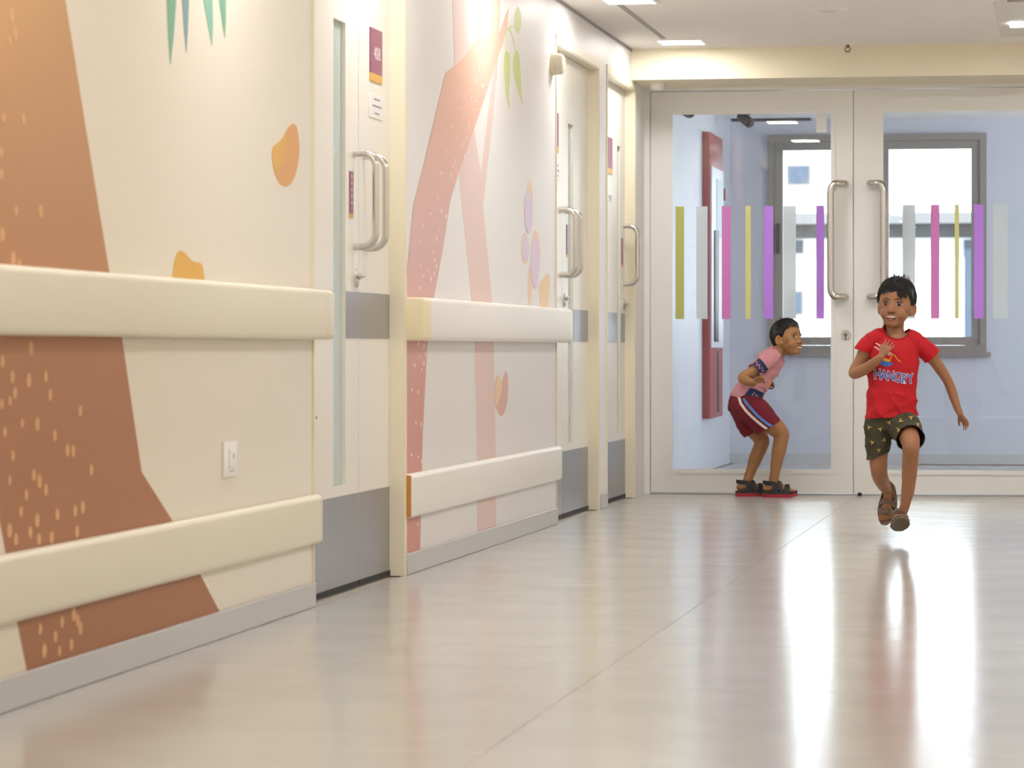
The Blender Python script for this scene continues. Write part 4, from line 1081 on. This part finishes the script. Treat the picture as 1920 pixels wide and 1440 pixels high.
def letters(txt, size, cx, cz, slope, off, arch=.0):
    me = text_mesh(txt, size, off, 0); out = []
    for pl in me.polygons:
        out.append([(cx+me.vertices[i].co.x*1.12, cz+me.vertices[i].co.y*1.0-slope*me.vertices[i].co.x) for i in pl.vertices])
    bpy.data.meshes.remove(me)
    return out
def letter_print(name, m, off2, lift):
    xs = [(-.0655, .004, 'H', .10), (-.0405, .003, 'A', .02), (-.0125, .001, 'N', -.03), (.0165, -.003, 'G', .04), (.0435, -.005, 'R', -.04), (.0690, -.003, 'Y', .10)]
    for x, dz, ch, rot in xs:
        me = text_mesh(ch, .052, off2, 0)
        polys = [[(.0095+x+me.vertices[i].co.x*.80*math.cos(rot)-me.vertices[i].co.y*math.sin(rot), .677+dz-.09*x+me.vertices[i].co.y*1.05*math.cos(rot)+me.vertices[i].co.x*math.sin(rot)) for i in pl.vertices] for pl in me.polygons]
        bpy.data.meshes.remove(me)
        pr(name, polys, m, lift, .008)
letter_print('letter_outline', 'print_white', .0030, .0014)
letter_print('letter', 'print_blue', .0012, .0022)
pr('printed_bowl', [[(-.0563, .7389), (-.0434, .7458), (-.0254, .7423), (-.0117, .7389), (.0088, .7329), (-.0066, .7226), (-.0237, .718), (-.0443, .728)]], 'print_bowl', .0014)
pr('printed_noodles', [[(-.04, .75), (-.0254, .7535), (-.0066, .7475), (-.0014, .7432), (-.0117, .7386), (-.0254, .7415), (-.0374, .7449)]]+strokes([(-.0074, .7458), (-.0023, .7595), (.0037, .768), (.0123, .7663), (.0191, .7543), (.0277, .744), (.038, .7389)], .0032), 'print_noodle', .0022)
pr('printed_chopsticks', strokes([(-.0614, .8161), (-.0512, .8101), (-.0357, .7972), (-.0169, .7818), (.002, .7698)], .0042)+strokes([(-.0683, .8006), (-.0614, .7989), (-.0512, .7895), (-.034, .78), (-.0066, .7663)], .0038), 'print_white', .0016)
sh_open = sh.data.copy()
for q in [sh]+SL: add_thickness(q, .002)
rib(sh_open, (.026, .0, .86), .1, .0034, 'collar', 'shirt_rib', sh)
# shorts
S = Blob()
S.echain([((.008, .008, .545), (.094, .072, .02)), ((.006, .010, .50), (.100, .076, .03)), ((.004, .010, .47), (.098, .074, .03))], 8)
S.chain([(-.046, .010, .475, .060), (-.047, .006, .42, .054), (-.046, .004, .36, .050), (-.045, .003, .31, .049)])
S.chain([(.050, .0, .478, .068), (.056, -.07, .466, .066), (.064, -.135, .440, .060), (.066, -.20, .42, .058)])
me = S.mesh(.0034, 6)
fold2 = lambda p: .004*(1-abs(noise.noise(Vector((p.x*10, p.y*8, p.z*20+p.x*9)))))**5-.002+.004*noise.noise(Vector((p.x*14+p.z*10, p.y*12, p.z*16)))+.002*noise.noise(p*40)
cut(me, [((-.046, .004, .352), (.36, .0, -.93), .085), ((.064, -.168, .431), (.10, -.96, -.26), .085), ((.006, .01, .542), (0, 0, 1), .2)], fold=fold2)
so = link('shorts', me, 'shorts_olive', p1, world=False, label='olive shorts with small golden sprigs')
bv2 = bvh_of(me)
sp = []
for x, z, rt in ((-.076, .408, .3), (-.027, .418, 1.2), (.063, .475, 2.0), (.018, .463, .1), (-.044, .463, .8), (-.088, .47, 2.2), (.072, .512, .5), (.03, .50, 1.7), (-.05, .377, 2.6), (-.01, .49, .9), (.098, .485, .2)):
    for q in range(3):
        a = rt+q*2.1; sp += strokes([(x, z), (x+.0085*math.cos(a), z+.0085*math.sin(a))], .0042)
patch('sprig_print', sp, bv2, (0, 0, 0), (1, 0, 0), (0, 0, 1), (0, 1, 0), 'sprig', so, .0014, .006, kind='stuff')
add_thickness(so, .002)
sandal(p1, F1, -1, 1.0, 'sandal_sole', 'sandal_brown', 'sandal_brown', 'brown sandal on the front foot', .006)
sandal(p1, F2, 1, 1.0, 'sandal_sole', 'sandal_brown', 'sandal_brown', 'brown sandal on the trailing foot', .006)

# ---- the boy in pink, crouching sideways before the glass door
HM2 = Matrix.Translation((.107, .0, .846)) @ Matrix.Rotation(math.radians(50), 4, 'Z') @ Matrix.Rotation(math.radians(5), 4, 'Y') @ Matrix.Rotation(math.radians(-8), 4, 'X') @ Matrix.Scale(.985, 4)
B = Blob()
head_blobs(B, HM2, .985)
B.chain([(.092, .0, .82, .038), (.070, .0, .790, .038), (.042, .0, .758, .045)])
TR = Matrix.Rotation(math.radians(36), 4, 'Y')
B.echain([((.035, 0, .755), (.05, .075, .035)), ((.008, 0, .725), (.062, .095, .045)), ((-.030, 0, .675), (.066, .088, .05)), ((-.080, 0, .600), (.066, .082, .05)), ((-.122, 0, .525), (.072, .088, .05)), ((-.130, 0, .495), (.074, .088, .05))], 8, TR)
B.chain([(.005, -.085, .742, .036), (-.03, -.105, .715, .033), (-.085, -.118, .675, .029), (-.144, -.120, .642, .0265), (-.128, -.155, .622, .026), (-.105, -.180, .614, .022), (-.090, -.195, .612, .0185)])
hand_blobs(B, frame_of((-.088, -.196, .613), (.80, -.22, .42), (-.25, .85, .45)), 1, .75, .92)
B.chain([(.010, .085, .742, .036), (-.01, .105, .70, .031), (-.055, .118, .655, .027), (-.095, .120, .625, .0255), (-.06, .118, .60, .023), (-.02, .11, .60, .018)])
hand_blobs(B, frame_of((-.018, .11, .60), (.9, -.1, .2), (.1, .9, .2)), -1, .7, .9)
B.chain([(-.120, -.044, .485, .064), (-.050, -.055, .440, .066), (.020, -.060, .385, .053), (.064, -.060, .345, .0425), (.066, -.060, .315, .040), (.054, -.060, .255, .0395), (.042, -.060, .19, .032), (.032, -.060, .13, .0265), (.026, -.060, .09, .0265)])
B.chain([(-.128, .045, .49, .070), (-.095, .055, .40, .060), (-.050, .060, .335, .046), (-.028, .062, .300, .041), (-.036, .062, .265, .039), (-.060, .062, .21, .037), (-.082, .062, .15, .029), (-.098, .062, .105, .0255)])
G1 = frame_of((.022, -.060, .028), (1, -.12, 0), (0, 0, 1)); foot_blobs(B, G1, 1, 1.05)
G2 = frame_of((-.112, .062, .028), (1, -.04, 0), (0, 0, 1)); foot_blobs(B, G2, -1, 1.05)
B.chain([(.026, -.060, .10, .0265), (.022, -.060, .07, .025)]); B.chain([(-.098, .062, .11, .0255), (-.108, .062, .075, .025)])
me = B.mesh(.0026, 14); eye_sockets(me, HM2)
p2 = link('person', me, 'skin_b', None, label='boy in a pink shirt and maroon shorts crouching sideways by the glass door', cat='person')
p2.location = (-1.595, 17.702, 0); p2.rotation_euler = (0, 0, TH)
bv = bvh_of(me)
face(p2, bv, HM2, 2)
hair(p2, HM2, .8, .22, [(0, 26), (25, 27), (45, 24), (56, 14), (64, -4), (72, -22), (80, -16), (92, -8), (104, -24), (118, -50), (180, -62)], (.006, .010), fringe=[(0, 27, .010), (-20, 27, .010)], seed=9, sweep=.1)
S = Blob()
S.echain([((.062, 0, .790), (.034, .052, .02)), ((.045, 0, .768), (.055, .070, .03)), ((.016, 0, .730), (.072, .098, .045)), ((-.022, 0, .680), (.076, .096, .05)), ((-.076, 0, .605), (.076, .092, .05)), ((-.110, 0, .545), (.086, .098, .045)), ((-.130, 0, .505), (.090, .100, .04))], 9, TR)
S.chain([(.014, -.072, .745, .044), (.000, -.088, .735, .046)]); S.chain([(.014, .072, .745, .044), (.004, .084, .735, .044)])
me = S.mesh(.0036, 8)
fold3 = lambda p: .008*(1-abs(noise.noise(Vector((p.x*9+p.z*7+4, p.y*6, p.z*10-p.x*10)))))**5-.003+.006*noise.noise(Vector((p.x*9-p.z*6, p.y*9, p.z*14+p.x*12)))+.0025*noise.noise(p*30)
cut(me, [((-.128, 0, .523), (-.25, 0, -.97), .5), ((.049, 0, .769), (.78, 0, .62), .5)], fold=fold3)
s2 = link('shirt', me, 'shirt_pink', p2, world=False, label='pink shirt with navy printed blocks')
SL = sleeves([([(.004, -.084, .738, .045), (-.020, -.098, .722, .045), (-.058, -.112, .692, .043), (-.105, -.122, .658, .042)], (-.078, -.117, .680), (-.80, -.2, -.56)),
              ([(.006, .082, .736, .042), (-.008, .100, .712, .043), (-.045, .116, .668, .041), (-.085, .122, .635, .040)], (-.05, .117, .662), (-.6, .2, -.78))],
             'shirt_pink', s2, lambda p: .0035*noise.noise(Vector((p.x*20, p.y*20, p.z*20))))
sbv = both([me]+[q.data for q in SL])
pr2 = lambda name, polys, m, off, step=.006, par=s2, bvh=sbv, **kw: patch(name, polys, bvh, (0, 0, 0), (1, 0, 0), (0, 0, 1), (0, 1, 0), m, par, off, step, **kw)
pr2('sleeve_block', [[(-.1167, .7066), (-.0953, .724), (-.0675, .7502), (-.0476, .736), (-.0278, .7121), (-.0095, .6844), (-.0238, .6605), (-.0476, .6645), (-.081, .6709), (-.0992, .6883)]], 'navy', .0014)
pr2('chest_block', [[(-.135, .5454), (-.1032, .5851), (-.0714, .5772), (-.0238, .555), (-.0333, .5335), (-.0516, .5034), (-.0953, .5216)]], 'navy', .0014)
pr2('script_print', strokes([(-.081, .728), (-.0675, .7201), (-.0754, .7042), (-.0556, .7082), (-.0595, .6883), (-.0397, .6923), (-.0437, .6724), (-.0278, .6764)], .005)+strokes([(-.0778, .5613), (-.0913, .5454), (-.0794, .5335), (-.0675, .5494), (-.0595, .5375), (-.0476, .5256)], .005), 'script_pink', .0024, kind='stuff')
pr2('letter_print', strokes([(.006, .632), (-.004, .596), (-.012, .590), (-.004, .586)], .007), 'script_orange', .0016)
rib(s2.data, (.05, 0, .77), .09, .0045, 'collar', 'shirt_pink_rib', s2)
for q in [s2]+SL: add_thickness(q, .002)
S = Blob()
S.echain([((-.110, 0, .568), (.074, .088, .02)), ((-.120, 0, .545), (.080, .094, .02)), ((-.128, 0, .51), (.084, .098, .035)), ((-.130, 0, .475), (.086, .098, .04))], 8)
S.chain([(-.122, -.046, .485, .080), (-.062, -.054, .446, .081), (-.014, -.058, .386, .077), (.014, -.06, .350, .076)])
S.chain([(-.128, .046, .48, .078), (-.100, .054, .40, .070), (-.068, .058, .345, .066), (-.05, .06, .31, .066)])
me = S.mesh(.0036, 6)
cut(me, [((-.022, -.058, .362), (.505, 0, -.863), .11), ((-.068, .058, .348), (.5, 0, -.86), .10), ((-.11, 0, .572), (.3, 0, 1), .2)], fold=lambda p: .005*noise.noise(Vector((p.x*12, p.y*12, p.z*12)))+.002*noise.noise(p*35))
so2 = link('shorts', me, 'shorts_maroon', p2, world=False, label='maroon shorts with white and blue side stripes')
bv2 = bvh_of(me)
pr2('white_stripe', strokes([(-.1627, .534), (-.1548, .5018), (-.127, .4621), (-.0953, .4303), (-.0635, .4025), (-.0278, .3747), (-.002, .3573)], .0135), 'stripe_white', .0014, par=so2, bvh=bv2)
pr2('blue_stripe', strokes([(-.1395, .5292), (-.1231, .5018), (-.0953, .47), (-.0675, .4383), (-.0397, .4144), (-.0079, .3906), (.018, .3754)], .0135), 'stripe_blue', .0014, par=so2, bvh=bv2)
add_thickness(so2, .002)
sandal(p2, G1, 1, 1.05, 'sole_red', 'sandal_black', 'sandal_black', 'black sandal with red sole on the near foot')
sandal(p2, G2, -1, 1.05, 'sole_red', 'sandal_black', 'sandal_black', 'black sandal with red sole on the far foot')
